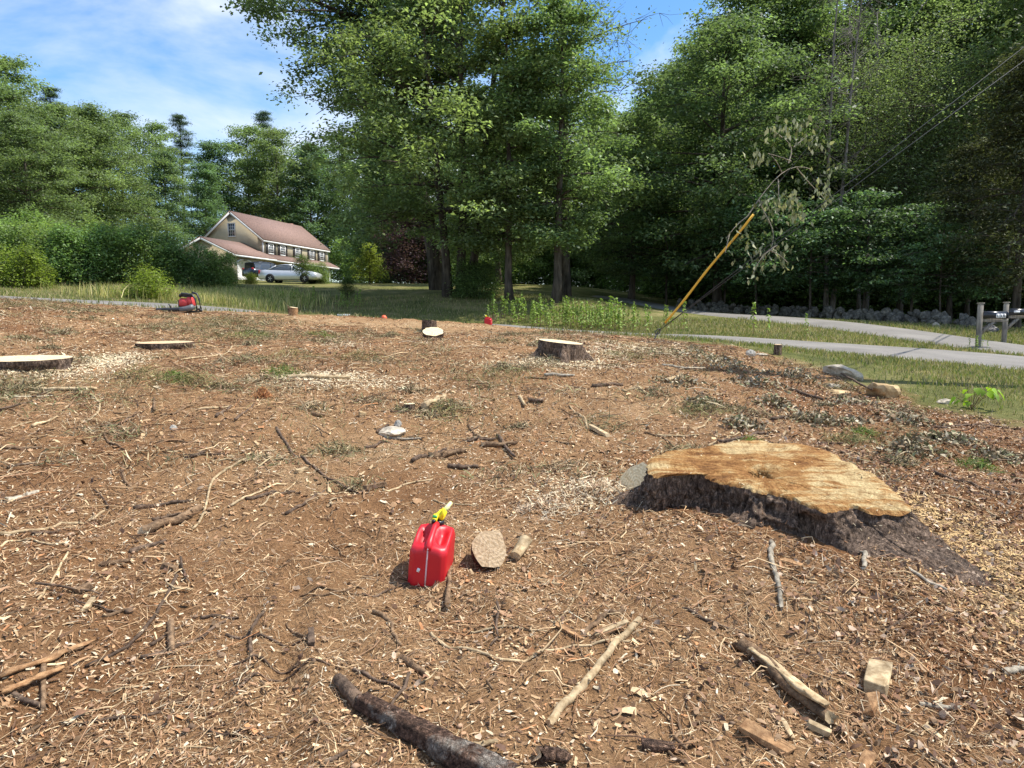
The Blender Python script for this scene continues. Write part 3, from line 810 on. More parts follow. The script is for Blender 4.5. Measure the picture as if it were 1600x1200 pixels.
slab(mb, -.14, EA - .14 * sl, 4.02, RI, -.25, 14.3, .16); slab(mb, 8.4, EA - .4 * sl, 3.98, RI, -.25, 14.3, .16)
roof = mb.build('roof', M['shingle'], house)
MB().box((12.6, 4.4, RI + .02), (.45, .45, .5)).build('chimney', plain('chimney_brick', (.3, .16, .12), .9, .2, 12), roof)
mb = MB(); mb.box((7.0, -.16, EA - .2), (14.6, .1, .18))
mb.build('gutter', M['white'], house)
mb = MB()
for s, (ya, yb) in ((1, (-.14, 4)), (-1, (8.4, 4))):
    slab(mb, ya, EA - (.14 if s > 0 else .42) * sl - .2, yb, RI - .2, -.3, -.262, .2)
mb.build('rake_board', M['white'], house)
MB().box((-.03, .08, 3.5), (.06, .16, 2.2)).build('corner_board', M['white'], house)
MB().box((14.03, .08, 3.5), (.06, .16, 2.2)).build('corner_board', M['white'], house)
MB().box((13.9, -.2, .2), (.16, .16, 4.4)).build('porch_post', M['white'], house)
MB().box((9.8, -.25, .2), (.16, .16, 4.4)).build('porch_post', M['white'], house)
def window(parent, x, z0, z1, wd, y=0.0, ax='y', shut=True):
    def bx(mb, u, dz, z, du, th, off):
        if ax == 'y': mb.box((x + u, y - off, z), (du, th, dz))
        else: mb.box((y - off, x + u, z), (th, du, dz))
        return mb
    zc, hh = (z0 + z1) / 2, z1 - z0
    wo = bx(MB(), 0, hh, zc, wd, .04, .03).build('window', M['glass'], parent)
    fr = MB()
    bx(fr, 0, .1, z0 - .03, wd + .2, .08, .05); bx(fr, 0, .1, z1 + .03, wd + .2, .08, .05)
    bx(fr, -wd/2 - .04, hh, zc, .1, .079, .05); bx(fr, wd/2 + .04, hh, zc, .1, .079, .05)
    bx(fr, 0, .05, zc, wd, .05, .055)
    for k in (-1, 1): bx(fr, k * wd / 6, hh, zc, .025, .03, .055)
    bx(fr, 0, .025, zc + hh/4, wd, .028, .055); bx(fr, 0, .025, zc - hh/4, wd, .028, .055)
    fr.build('frame', M['white'], wo)
    if shut:
        for k in (-1, 1):
            s = bx(MB(), k * (wd/2 + .32), hh + .15, zc, .4, .05, .04)
            for j in range(7): bx(s, k * (wd/2 + .32), .05, z0 + hh * (j + .5) / 7, .3, .03, .07)
            s.build('shutter', M['shutter'], parent)
for x in (1.3, 3.65, 6.8, 10.0, 12.4): window(house, x, 3.2, 4.22, .85)
window(house, 4.0, 5.1, 6.5, .8, 0.0, 'x', False)
for x in (10.8, 12.6): window(house, x, .6, 1.9, .85, .5)
# garage wing and porch roof
mb = MB(); prism(mb, [(-1.1, -1.5), (6.2, -1.5), (6.2, 2.5), (2.55, 4.05), (-1.1, 2.5)], -6.8, -.02)
gw = mb.build('garage_wall', M['siding'], house)
mb = MB(); s2 = (4.2 - 2.38) / 4.05
slab(mb, -1.5, 2.38, 2.57, 4.2, -7.1, -.01, .13); slab(mb, 6.6, 2.38, 2.53, 4.2, -7.1, -.01, .13)
mb.build('garage_roof', M['shingle'], house)
mb = MB(); slab(mb, -1.5, 2.3, -.01, 3.0, 0.0, 14.2, .12); mb.build('porch_roof', M['shingle'], house)
mb = MB(); mb.box((-3.5, -1.54, 2.3), (7.2, .09, .18)); mb.box((7.1, -1.53, 2.24), (14.1, .09, .16)); mb.build('fascia', M['white'], house)
mb = MB()
slab(mb, -1.5, 2.2, 2.55, 4.02, -7.16, -7.11, .19); slab(mb, 6.6, 2.2, 2.55, 4.02, -7.16, -7.11, .19)
mb.build('rake_board', M['white'], house)
for gx in (-5.1, -1.9):
    d = MB()
    a = np.linspace(0, math.pi, 11)
    pr = [(gx - 1.25, -1.2), (gx + 1.25, -1.2)] + [(gx + 1.25 * math.cos(t), 1.55 + .35 * math.sin(t)) for t in a]
    v = np.array([[x, -1.14, z] for x, z in pr] + [[x, -1.105, z] for x, z in pr]); n = len(pr)
    d.put(v, [np.array([[i, (i+1) % n, n + (i+1) % n, n + i] for i in range(n)]), np.array([list(range(n))])])
    do = d.build('garage_door', M['white'], house)
    ar = MB(); ar.tube(np.array([[gx + 1.38 * math.cos(t), -1.16, 1.55 + .48 * math.sin(t)] for t in a]), .09, 5); ar.build('door_trim', M['white'], do)

# ------------------------------------------------------------------ cars
def car_paint(name, c, rough=.25):
    m, t, b, N, Lk = new_mat(name)
    tcn = N('ShaderNodeTexCoord'); n = noise(N, Lk, tcn.outputs['Object'], 3, 4)
    r = ramp(N, [(.3, [v * .93 for v in c]), (.7, c)]); Lk(n.outputs['Fac'], r.inputs['Fac']); Lk(r.outputs['Color'], b.inputs['Base Color'])
    b.inputs['Roughness'].default_value = rough; b.inputs['Metallic'].default_value = .35; b.inputs['Coat Weight'].default_value = .6
    return m
M['silver'] = car_paint('silver_paint', (.62, .64, .67), .3); M['navy'] = car_paint('dark_blue_paint', (.012, .016, .03))
M['tyre'] = plain('tyre_rubber', (.02, .02, .02), .85); M['rim'] = plain('wheel_rim', (.6, .6, .6), .35, .1, metal=.6)
M['redlens'] = plain('tail_lamp', (.45, .02, .02), .2); M['lens'] = plain('head_lamp', (.7, .72, .75), .15)
def make_car(root, st, paint, Wd, belt_off, rear_lamp_z, xw=(-1.35, 1.4), rw=.31, nose=2.3, tail=-2.3):
    """st rows: x, bottom z, belt z, roof z, half width, roof half width (roof z <= belt: no cabin)"""
    rings = []; cab = []
    for x, b0, bz, rz, hw, rh in st:
        rings.append([[x, -hw*.9, b0], [x, -hw, b0 + .12], [x, -hw, (b0 + bz)/2], [x, -hw*.95, bz - .03], [x, -hw*.86, bz], [x, 0, bz + .03], [x, hw*.86, bz], [x, hw*.95, bz - .03], [x, hw, (b0 + bz)/2], [x, hw, b0 + .12], [x, hw*.9, b0]])
    V = np.array(rings); n, k = V.shape[:2]
    I, J = np.meshgrid(np.arange(n-1), np.arange(k), indexing='ij'); J2 = (J + 1) % k
    Q = np.stack([I*k+J, I*k+J2, (I+1)*k+J2, (I+1)*k+J], -1).reshape(-1, 4)
    body = MB().put(V.reshape(-1, 3), [Q, np.array([list(range(k))[::-1], list(range((n-1)*k, n*k))])]).build('body', paint, root, True)
    cabs = [s for s in st if s[3] > s[2] + .01]
    gl = []
    for x, b0, bz, rz, hw, rh in cabs:
        gl.append([[x, -hw*.85, bz - .02], [x, -rh, rz - .05], [x, rh, rz - .05], [x, hw*.85, bz - .02]])
    V = np.array(gl); n = len(V)
    Q = [[i*4+j, i*4+j+1, (i+1)*4+j+1, (i+1)*4+j] for i in range(n-1) for j in range(3)]
    MB().put(V.reshape(-1, 3), [np.array(Q), np.array([[0,1,2,3],[(n-1)*4+3,(n-1)*4+2,(n-1)*4+1,(n-1)*4]])]).build('window', M['glass'], root)
    rf = [c for c in cabs if c[3] > max(s[3] for s in cabs) - .16]
    V = np.array([[[x, -rh - .01, rz - .05], [x, -rh*.8, rz], [x, rh*.8, rz], [x, rh + .01, rz - .05], [x, rh - .02, rz - .08], [x, -rh + .02, rz - .08]] for x, b0, bz, rz, hw, rh in rf]); n = len(V)
    Q = [[i*6+j, i*6+(j+1) % 6, (i+1)*6+(j+1) % 6, (i+1)*6+j] for i in range(n-1) for j in range(6)]
    MB().put(V.reshape(-1, 3), [np.array(Q), np.array([[5,4,3,2,1,0],[(n-1)*6+j for j in range(6)]])]).build('roof', paint, root, True)
    pl = MB()
    for a in (0, len(cabs)//2, len(cabs)-1):
        x, b0, bz, rz, hw, rh = cabs[a]
        c2 = rf[0] if a == 0 else (rf[-1] if a == len(cabs)-1 else cabs[a])
        for s in (-1, 1):
            pl.tube(np.array([[x, s*hw*.86, bz - .02], [c2[0], s*c2[5], c2[3] - .05]]), .04, 5)
    pl.build('pillar', paint, root)
    for x in xw:
        for s in (-1, 1):
            y = s * (Wd - .075)
            MB().tube(np.array([[x, y + s*.03, rw + .01], [x, y + s*.082, rw + .01]]), rw + .055, 26).build('wheel_arch', M['tyre'], root)
            ty = MB(); a = np.linspace(0, 2*math.pi, 25)[:-1]
            for r0, r1, y0, y1 in ((rw, rw, -.11, .11),):
                ring = lambda r, yy: np.stack([x + r*np.cos(a), np.full(24, y + yy), rw + r*np.sin(a)], -1)
                V = np.concatenate([ring(rw*.62, -.11), ring(rw*.95, -.11), ring(rw, -.06), ring(rw, .06), ring(rw*.95, .11), ring(rw*.62, .11)])
                Q = [[i*24+j, i*24+(j+1) % 24, ((i+1) % 6)*24+(j+1) % 24, ((i+1) % 6)*24+j] for i in range(6) for j in range(24)]
                ty.put(V, np.array(Q))
            wh = ty.build('wheel', M['tyre'], root, True)
            rm = MB()
            rm.tube(np.array([[x, y - .07, rw], [x, y + .07, rw]]), rw*.62, 20)
            rm.tube(np.array([[x, y - .1, rw], [x, y + .1, rw]]), rw*.15, 10)
            for q in range(5):
                e = q / 5 * 6.283
                for yy in (-.08, .08):
                    rm.box((x + math.cos(e)*rw*.35, y + yy, rw + math.sin(e)*rw*.35), (rw*.5, .03, rw*.16), Matrix.Rotation(-e, 3, 'Y'))
            rm.build('rim', M['rim'], wh)
    for s in (-1, 1):
        MB().box((nose - .1, s * Wd * .68, .62), (.2, .32, .13), None, .03).build('headlight', M['lens'], root)
        MB().box((tail + .06, s * Wd * .78, rear_lamp_z), (.14, .22, .3), None, .03).build('tail_light', M['redlens'], root)
        MB().box((.72, s * (Wd + .06), .95), (.12, .14, .1), None, .03).build('mirror', paint, root)
    return body
X0 = (458 - 800) / F_PX * 57
car = empty('parked_car', (X0, 57, Hs(X0, 57) + .02), rad(-4), 'silver sedan parked side-on in front of the house', 'car')
make_car(car, [(-2.35, .38, .8, 0, .72, 0), (-2.28, .25, .95, 0, .8, 0), (-1.75, .22, 1.0, .98, .86, .5), (-1.6, .22, .98, 1.02, .87, .62), (-.95, .2, .95, 1.36, .88, .6), (-.3, .2, .93, 1.43, .88, .62), (.35, .2, .92, 1.4, .88, .6), (.75, .2, .92, 1.2, .88, .58), (1.2, .2, .93, .96, .88, .6), (1.7, .22, .87, 0, .87, 0), (2.12, .24, .79, 0, .84, 0), (2.3, .28, .7, 0, .78, 0), (2.36, .36, .6, 0, .7, 0)], M['silver'], .88, 0, .82)
X0 = (420 - 800) / F_PX * 74
suv = empty('parked_car', (X0, 74, P(420, 441, 74)[2]), rad(58), 'dark blue wagon parked by the garage behind the silver sedan', 'car')
make_car(suv, [(-2.35, .4, .85, 0, .8, 0), (-2.3, .3, 1.05, 1.06, .86, .7), (-2.0, .28, 1.08, 1.72, .9, .7), (-1.0, .26, 1.06, 1.8, .92, .72), (0, .26, 1.04, 1.8, .92, .72), (.5, .26, 1.03, 1.74, .92, .7), (1.1, .26, 1.05, 1.1, .92, .66), (1.7, .28, .98, 0, .9, 0), (2.2, .3, .88, 0, .85, 0), (2.35, .36, .65, 0, .74, 0)], M['navy'], .92, 0, 1.0, rw=.36)
suv.location.z = Hs(X0, 74) + .03

# ------------------------------------------------------------------ utility pole, guy wires, cables
M['pole'] = bark_mat('pole_wood', (.12, .09, .065), (.26, .21, .16), 10, (1, 1, .15), .4)
M['wire'] = plain('galvanised_wire', (.09, .09, .09), .6, .1, metal=.2)
M['cable'] = plain('black_cable', (.02, .02, .022), .6)
M['guard'] = plain('yellow_plastic_guard', (.78, .42, .04), .5, .1, 4)
PX, PY = 8.7, 10.8
pz = Hs(PX, PY)
pole = empty('utility_pole', (PX, PY, pz), 0, 'brown wooden utility pole just beyond the right picture edge', 'pole')
u = np.linspace(0, 1, 8)
MB().tube(np.stack([0*u, 0*u, -.5 + 10.7*u], -1), .15 - .04*u, 14).build('shaft', M['pole'], pole, True)
MB().box((0, 0, 9.2), (.09, 2.2, .11)).build('crossarm', M['pole'], pole)
for yy in (-.95, -.4, .4, .95):
    MB().tube(np.array([[0, yy, 9.25], [0, yy, 9.34], [0, yy, 9.4], [0, yy, 9.46]]), [.02, .045, .05, .02], 8).build('insulator', M['shutter'], pole)
A = P(1012, 529, 13.0); A[2] = Hs(A[0], A[1]) - .05
A2 = P(1022, 525, 13.0)
tops = [np.array([PX - .12, PY, pz + 8.9]), np.array([PX - .13, PY, pz + 5.9]), np.array([PX - .13, PY + .02, pz + 5.65])]
eye = A + (tops[0] - A) * .028
g = empty('guy_wire', tuple(A), 0, 'steel guy wire in a yellow plastic guard anchored in the dirt', 'guy wire')
MB().tube(np.array([[0, 0, -.2], eye - A]), .012, 6).build('anchor_rod', M['wire'], g)
tp = np.linspace(0, 2*math.pi, 13)
dv = (eye - A) / np.linalg.norm(eye - A); sv = np.cross(dv, [0, 1, 0]); sv /= np.linalg.norm(sv)
MB().tube(np.array([(eye - A) + dv*.06*math.cos(q) + sv*.035*math.sin(q) for q in tp]), .01, 5).build('anchor_eye', M['wire'], g)
MB().tube(np.array([eye - A, tops[0] - A]), .0045, 5).build('strand', M['wire'], g)
q0, q1 = A + (tops[0]-A)*.047 - A, A + (tops[0]-A)*.272 - A
uu = np.linspace(0, 1, 14)
MB().tube(q0 + (q1 - q0) * uu[:, None] + np.array([.012*np.sin(uu*9), 0*uu, 0*uu]).T, .0205 + .002*np.sin(uu*30), 8).build('guard', M['guard'], g, True)
for k, lab in ((1, 'upper bare steel guy wire right of the yellow guard'), (2, 'lower bare steel guy wire right of the yellow guard')):
    o = MB().tube(np.array([[0, 0, 0], tops[k] - eye]), .0055, 5).build('guy_wire', M['wire'], None, label=lab, cat='guy wire'); o.location = tuple(eye)
for k, (dy, z0) in enumerate(((.4, 7.2), (-.3, 6.9))):
    a = np.array([PX, PY + dy*.3, pz + z0]); bnd = np.array([PX + 22 + dy*2, PY + 30, pz + z0 + .8]); uu = np.linspace(0, 1, 24)
    pts = a + (bnd - a) * uu[:, None]; pts[:, 2] -= 4 * .7 * uu * (1 - uu)
    o = MB().tube(pts - a, .022 - .006*k, 6).build('overhead_cable', M['cable'], None, label=['thicker overhead cable crossing the road from the utility pole', 'thinner overhead cable crossing the road from the utility pole'][k], cat='cable'); o.location = tuple(a)

# wilted branch hanging on the guy wire
M['wilt'] = attr_mat('wilted_leaf', .6, .4, 1, 0, .25)
hb0 = A + (tops[0]-A)*.262
rg = np.random.default_rng(33)
br = empty('hanging_branch', tuple(hb0), 0, 'cut branch with wilted drooping leaves tangled on the guy wire', 'branch')
wbk = MB(); C, NN, SS, CC = [], [], [], []
def bpt(px, py, w): return P(px, py, w) - hb0
stems = [[(1168,338,12.4),(1185,310,12.4),(1205,285,12.4),(1225,262,12.5),(1245,248,12.5),(1262,252,12.5),(1270,265,12.5)],[(1222,270,12.4),(1214,252,12.3),(1205,243,12.3)],[(1216,280,12.4),(1217,300,12.3),(1216,312,12.3)],[(1236,252,12.4),(1220,245,12.2),(1200,240,12.2)],
         [(1245,262,12.5),(1262,285,12.6),(1280,300,12.7),(1292,315,12.7)],[(1215,383,12.1),(1195,395,12.1),(1182,412,12.1),(1176,430,12.1)],[(1200,390,12.2),(1222,400,12.2),(1230,410,12.2)],[(1185,312,12.4),(1195,335,12.3),(1215,365,12.2),(1205,388,12.2)],[(1232,255,12.5),(1240,230,12.6),(1225,215,12.6)],[(1240,230,12.6),(1262,212,12.7)],[(1222,215,12.6),(1210,205,12.6)],[(1168,338,12.4),(1150,352,12.3),(1135,372,12.3)],[(1140,365,12.3),(1133,395,12.2)]]
for s in stems:
    q = np.array([bpt(*k) for k in s]); q = smooth_path(q, 10)
    wbk.tube(q, np.linspace(.012, .005, len(q)), 4, False)
cl = [(1230,318,40),(1205,325,20),(1245,330,30),(1185,395,14),(1180,420,22),(1190,405,14),(1215,390,18),(1222,405,20),(1228,415,8),(1290,310,30),(1280,300,12),(1184,245,18),(1195,262,12),(1225,205,26),(1245,205,30),(1262,215,16),(1210,215,14),(1163,370,7),(1170,385,8),(1135,400,5),(1200,330,14),(1256,280,10),(1285,225,24),(1295,270,16),(1168,385,6),(1150,375,5),(1215,350,12),(1252,350,10)]
for px, py, k in cl:
    k = max(4, int(k * .9))
    c0 = bpt(px, py, 12.3)
    g_ = rg.normal(0, 1, (k, 3)) * np.array([.1, .1, .11]); C.append(c0 + g_)
    nn = rg.normal(0, 1, (k, 3)); nn[:, 2] *= .35; NN.append(nn); SS.append(rg.uniform(.08, .145, k))
    base = np.where(rg.random((k, 1)) < .45, np.array([[.38, .38, .24]]), np.array([[.16, .18, .08]])); CC.append(base * rg.uniform(.6, 1.25, (k, 1)))
wbk.build('twig', M['stick_grey'], br)
add('leaves', leaf_mesh('wilted_leaves', np.concatenate(C), np.concatenate(NN), np.concatenate(SS), np.concatenate(CC), M['wilt'], .5, rg, 2.5), br)

# ------------------------------------------------------------------ mailboxes
M['post'] = bark_mat('weathered_post', (.17, .15, .13), (.36, .33, .29), 14, (1, 1, .15), .4, objvar=.08)
M['black'] = plain('black_enamel', (.012, .013, .018), .3, .2, spec=.6)
M['plate'] = plain('white_plate', (.8, .8, .8), .5, .05)
def mailbox(loc, rz, label, digits, hgt=1.18, wdw=.62, brace=True, mirror=1):
    r = empty('mailbox', tuple(loc), rz, label, 'mailbox')
    MB().box((0, 0, hgt/2 - .15), (.1, .1, hgt + .3), None, .006).build('post', M['post'], r)
    MB().box((0, 0, hgt + .012), (.135, .135, .03), None, .008).build('post_cap', M['post'], r)
    MB().box((mirror * .36, 0, .755), (.72, .09, .09), None, .005).build('arm', M['post'], r)
    if brace:
        MB().box((mirror * .2, 0, .56), (.46, .07, .07), Matrix.Rotation(rad(-44 * mirror), 3, 'Y')).build('brace', M['post'], r)
    # domed box lying along x
    a = np.linspace(0, math.pi, 13)
    prof = [(-.09, .80), (.09, .80)] + [(.09*math.cos(t), .90 + .09*math.sin(t)) for t in a]
    x0, x1 = (.055, .055 + wdw) if mirror > 0 else (-.055 - wdw, -.055)
    mb = MB(); prism(mb, prof, x0, x1); bo = mb.build('box', M['black'], r)
    xd = x1 if mirror > 0 else x0
    mb = MB(); prism(mb, [(y*1.04, .89 + (z-.89)*1.04) for y, z in prof], xd - .008, xd + .012); mb.build('door', M['black'], bo)
    MB().box((xd + mirror*.02, 0, .97), (.03, .04, .015)).build('door_pull', M['wire'], bo)
    if digits:
        for k, ch in enumerate(digits):
            cx = x0 + wdw * .56 + k * .085
            pl = MB().box((cx, -.0915, .87), (.078, .003, .105)).build('number_plate', M['plate'], bo)
            cu = bpy.data.curves.new('digit', 'FONT'); cu.body = ch; cu.size = .1; cu.align_x = 'CENTER'; cu.extrude = .0008; cu.offset = .0035
            to = bpy.data.objects.new('tmp', cu); COL.objects.link(to)
            bpy.context.view_layer.update()
            me = bpy.data.meshes.new_from_object(to.evaluated_get(bpy.context.evaluated_depsgraph_get()))
            bpy.data.objects.remove(to)
            me.materials.clear(); me.materials.append(M['black'])
            d = add('digit', me, pl); d.rotation_euler = (math.pi/2, 0, 0); d.location = (cx, -.0942, .835)
    else:
        MB().box((x0 + wdw*.32, -.0915, .9), (.17, .003, .06)).build('name_plate', M['plate'], bo)
    return r
q = P(1528, 543, 18.6); q[2] = Hs(q[0], q[1])
mailbox(q, rad(0), 'grey wooden post with black mailbox numbered in dark digits on white plates', '130')
q2 = P(1569, 526, 20.4); q2[2] = Hs(q2[0], q2[1])
mailbox(q2, rad(0), 'farther mailbox post with black box and one small white plate at right edge', '', hgt=1.15, brace=True)

# ------------------------------------------------------------------ stone wall at the wood edge
def rock_mesh(name, seed, sx, sy, sz, mat, n=1.0, sub=2):
    bm = bmesh.new(); bmesh.ops.create_icosphere(bm, subdivisions=sub, radius=1)
    rg = np.random.default_rng(seed)
    pl = rg.normal(size=(9, 3)); pl /= np.linalg.norm(pl, axis=1, keepdims=True); dd = rg.uniform(.5, .9, 9)
    for v in bm.verts:
        p = np.array(v.co)
        for a, d in zip(pl, dd):
            k = p @ a - d
            if k > 0: p = p - a * k * .9 * n
        p *= 1 + .05 * rg.normal()
        v.co = (p[0]*sx, p[1]*sy, p[2]*sz)
    me = bpy.data.meshes.new(name); bm.to_mesh(me); bm.free(); me.materials.append(mat)
    return me
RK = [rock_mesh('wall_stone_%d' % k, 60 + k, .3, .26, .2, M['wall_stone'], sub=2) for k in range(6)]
wall0 = P(1180, 492, 32)
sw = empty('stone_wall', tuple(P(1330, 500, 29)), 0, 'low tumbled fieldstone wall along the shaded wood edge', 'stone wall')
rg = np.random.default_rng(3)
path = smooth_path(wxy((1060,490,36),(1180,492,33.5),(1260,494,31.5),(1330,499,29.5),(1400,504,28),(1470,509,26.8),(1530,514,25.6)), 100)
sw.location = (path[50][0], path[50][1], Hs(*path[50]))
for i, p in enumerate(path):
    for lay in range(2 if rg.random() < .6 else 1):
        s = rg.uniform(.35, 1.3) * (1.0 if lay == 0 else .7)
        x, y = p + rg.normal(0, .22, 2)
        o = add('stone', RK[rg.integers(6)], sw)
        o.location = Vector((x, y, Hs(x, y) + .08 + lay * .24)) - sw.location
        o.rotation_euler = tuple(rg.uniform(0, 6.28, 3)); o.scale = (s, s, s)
def rock(px, py, wpx, hpx, mat, label, seed, depth=.8, name='rock', rz=0.0, tilt=0.0, sink=.3):
    q, w = G(px, py)
    sx = wpx / F_PX * w / 2; sz = hpx / F_PX * w * .62
    o = add(name, rock_mesh(name, seed, sx, sx * depth, sz, M[mat], sub=3), None, label, 'rock')
    o.location = (q[0], q[1], q[2] + sz * (1 - sink) * .6); o.rotation_euler = (0, tilt, rz)
    return o
rock(1463, 511, 14, 9, 'rock_white', 'pale boulder lying before the stone wall', 71)
rock(1340, 498, 15, 10, 'rock', 'rounded boulder standing out of the stone wall', 72)
rock(1545, 520, 30, 14, 'shutter', 'dark mossy boulder behind the near mailbox', 73)
rock(1318, 588, 62, 22, 'rock_white', 'large pale slanted stone slab at the edge of the dirt', 74, .6, 'stone_slab', -.5, .25)
rock(1378, 618, 52, 30, 'rock_tan', 'tan angular boulder right of the pale slab', 75, .8)
rock(1307, 616, 46, 8, 'rock_tan', 'flat tan stone lying below the pale slab', 76, .6, 'flat_stone')
rock(1171, 556, 19, 13, 'rock', 'small rounded grey stone near the guy anchor', 77)
rock(1190, 556, 20, 5, 'rock_white', 'low white stone beside the dark stub', 78)
rock(1300, 606, 28, 8, 'rock_white', 'small pale stone under the slab edge', 83)
rock(1476, 630, 26, 8, 'rock_white', 'white stone beside the bright green seedling', 79)
rock(612, 681, 46, 17, 'rock_white', 'white rounded stone half sunk in the bare dirt', 80)
rock(622, 667, 12, 12, 'rock', 'brown stone left behind the white rounded stone', 84)
rock(566, 650, 15, 10, 'rock_tan', 'small tan stone up-left of the white rounded stone', 81)
rock(271, 672, 14, 9, 'rock', 'small brown stone in the bare dirt at left', 82)

# ------------------------------------------------------------------ stumps
def interp_closed(vals, n):
    vals = np.asarray(vals, float); k = len(vals)
    x = np.arange(n) / n * k
    i = np.floor(x).astype(int) % k; f = (x - np.floor(x))[:, None]
    p0, p1, p2, p3 = vals[(i-1) % k], vals[i], vals[(i+1) % k], vals[(i+2) % k]
    return .5 * ((2*p1) + (-p0 + p2)*f + (2*p0 - 5*p1 + 4*p2 - p3)*f*f + (-p0 + 3*p1 - 3*p2 + p3)*f**3)
# the great stump: outline of its cut face unprojected on the sloping plane of the cut
def on_plane(px, py, z0, zy, y0):
    a = (px - 800.0) / F_PX; b = (600.0 - py) / F_PX
    d = np.array([a, CP + b*SP, -SP + b*CP]); o = np.array([0, 0, EYE])
    # z = z0 + zy*(y-y0)
    t = (z0 - zy*y0 - o[2] + zy*o[1]) / (d[2] - zy*d[1])
    return o + d*t
OUT = [(1012,733),(1022,716),(1060,706),(1095,703),(1130,692),(1185,690),(1245,694),(1295,706),(1330,722),(1372,744),(1412,778),(1425,793),(1395,796),(1362,797),(1337,791),(1320,794),(1290,797),(1262,790),(1240,778),(1205,768),(1170,762),(1130,752),(1090,742),(1050,745),(1022,748)]
TOPZ, TSL, TY0 = .42, .17, 4.35
outl = np.array([on_plane(px, py, TOPZ, TSL, TY0) for px, py in OUT])
NB = 360
ring = interp_closed(outl[:, :2], NB)
if np.cross(ring[20] - ring[0], ring[80] - ring[0]) < 0: ring = ring[::-1]
ctr = np.array([on_plane(1190, 738, TOPZ, TSL, TY0)[0], on_plane(1190, 738, TOPZ, TSL, TY0)[1]])
rg = np.random.default_rng(12)
ang = np.arctan2(ring[:, 1] - ctr[1], ring[:, 0] - ctr[0])
rad0 = np.hypot(ring[:, 0] - ctr[0], ring[:, 1] - ctr[1])
ring = ring + (ring - ctr) / rad0[:, None] * (.05 * fbm(ang*7 + 30, 0*ang, 70) + .03 * fbm(ang*22 + 30, 0*ang, 71) - .05 * np.exp(-((np.angle(np.exp(1j*(ang + 1.35))))/.06)**2))[:, None]
topz = lambda x, y: TOPZ + TSL * (y - TY0)
V = []; rows = 0
fr = [0.0, .07, .14, .2, .27, .34, .41, .48, .55, .62, .69, .76, .82, .88, .93, .97, 1.0]
gx, gy = ctr
for k, f in enumerate(fr[1:]):
    p = ctr + (ring - ctr) * f
    x, y = p[:, 0], p[:, 1]
    z = topz(x, y) + .03 * fbm(x*3.0, y*3.0, 61) + .018 * fbm(ang*3.5 + 40, f + 0*ang, 62) + .012 * fbm(x*14, y*14, 63)
    hole = np.exp(-((x - gx - .02)/.1)**2 - ((y - gy)/.07)**2); z = z - .06 * hole + .03 * fbm(x*2.2 + y*.5, y*16 - x*2.5, 72) + .012 * fbm(x*7, y*45 - x*8, 73)
    step = sstep(.02, .1, (y - gy) - .35*(x - gx) + .06 * fbm(x*5, y*5, 66)); z = z + .022 * step - .02 * sstep(.95, 1.0, f)
    V.append(np.column_stack([x, y, z])); rows += 1
top_rows = rows
# side rows down to the flared foot
def bump_a(a0, wd): return np.exp(-((np.angle(np.exp(1j * (ang - a0)))) / wd)**2)
rootR = math.atan2(on_plane(1500,905,.1,0,4)[1] - gy, on_plane(1500,905,.1,0,4)[0] - gx)
flare = .10 + .08 * fbm(ang*2.2 + 9, 0*ang, 64) + .6 * bump_a(rootR, .38) + .24 * bump_a(rad(-118), .25) + .34 * bump_a(rad(172), .16) + .3 * bump_a(rad(62), .3) + .15 * bump_a(rad(-88), .2)
crev = bump_a(rootR - .46, .07)
side = list(np.concatenate([[.02, .05, .09], np.linspace(.14, 1.05, 24)]))
for k, s in enumerate(side):
    ex = flare * s**1.9 + .014 * s
    groove = (.03 * (np.abs(np.sin(ang * 24 + 6 * fbm(ang*5, 0*ang + s*1.6, 65) + 3 * fbm(ang*14, 0*ang + s*4, 68)))**.6 - .6) + .07 * fbm(ang*8, 0*ang + s*3, 67) + .035 * fbm(ang*30, 0*ang + s*9, 69)) * sstep(0, .16, s)
    pl1 = np.abs(fbm(ang*rad0*11, 0*ang + s*2.2, 90)); pl2 = np.abs(fbm(ang*rad0*24, 0*ang + s*6, 91))
    groove = groove + sstep(0, .12, s) * (.05 * np.minimum(pl1*3, 1) + .03 * np.minimum(pl2*3, 1) - .04)
    r_ = rad0 + ex + groove - crev * (.22 * sstep(0, .25, s))
    x = ctr[0] + np.cos(ang) * r_; y = ctr[1] + np.sin(ang) * r_
    zt = topz(*(ring.T)) - .03; zb = H(x, y) - .06
    fall = s**.85
    rootlift = 1 - .12 * bump_a(rootR, .22)
    z = zt + (np.minimum(zb, zt - .03) - zt) * np.clip(fall * (rootlift), 0, 1.05)
    # the long root keeps some height
    V.append(np.column_stack([x, y, z]))
V = np.array(V)
org = np.array([ctr[0], ctr[1], Hs(*ctr)])
big = empty('tree_stump', tuple(org), 0, 'huge freshly cut stump with wide orange face and dark bark at right', 'stump')
def ringfaces(a, b):
    n = b - a
    I, J = np.meshgrid(np.arange(n-1), np.arange(NB), indexing='ij'); J2 = (J + 1) % NB
    return np.stack([I*NB+J, I*NB+J2, (I+1)*NB+J2, (I+1)*NB+J], -1).reshape(-1, 4)[:, ::-1]
c0 = np.array([[ctr[0], ctr[1], topz(*ctr) - .06]])
tv = np.concatenate([V[:top_rows].reshape(-1, 3), c0]) - org
fan = np.array([[len(tv)-1, (j+1) % NB, j] for j in range(NB)])[:, ::-1]
M['cut_big_unused'] = None if True else cutwood_mat('orange_cut_wood', (0.0, 0.0), (.56, .41, .21), (.43, .25, .105), (.2, .09, .035), 16, .5, .12, 1.0)
m, t, b, N, Lk = new_mat('torn_orange_cut_wood')
tcn = N('ShaderNodeTexCoord'); OB = tcn.outputs['Object']
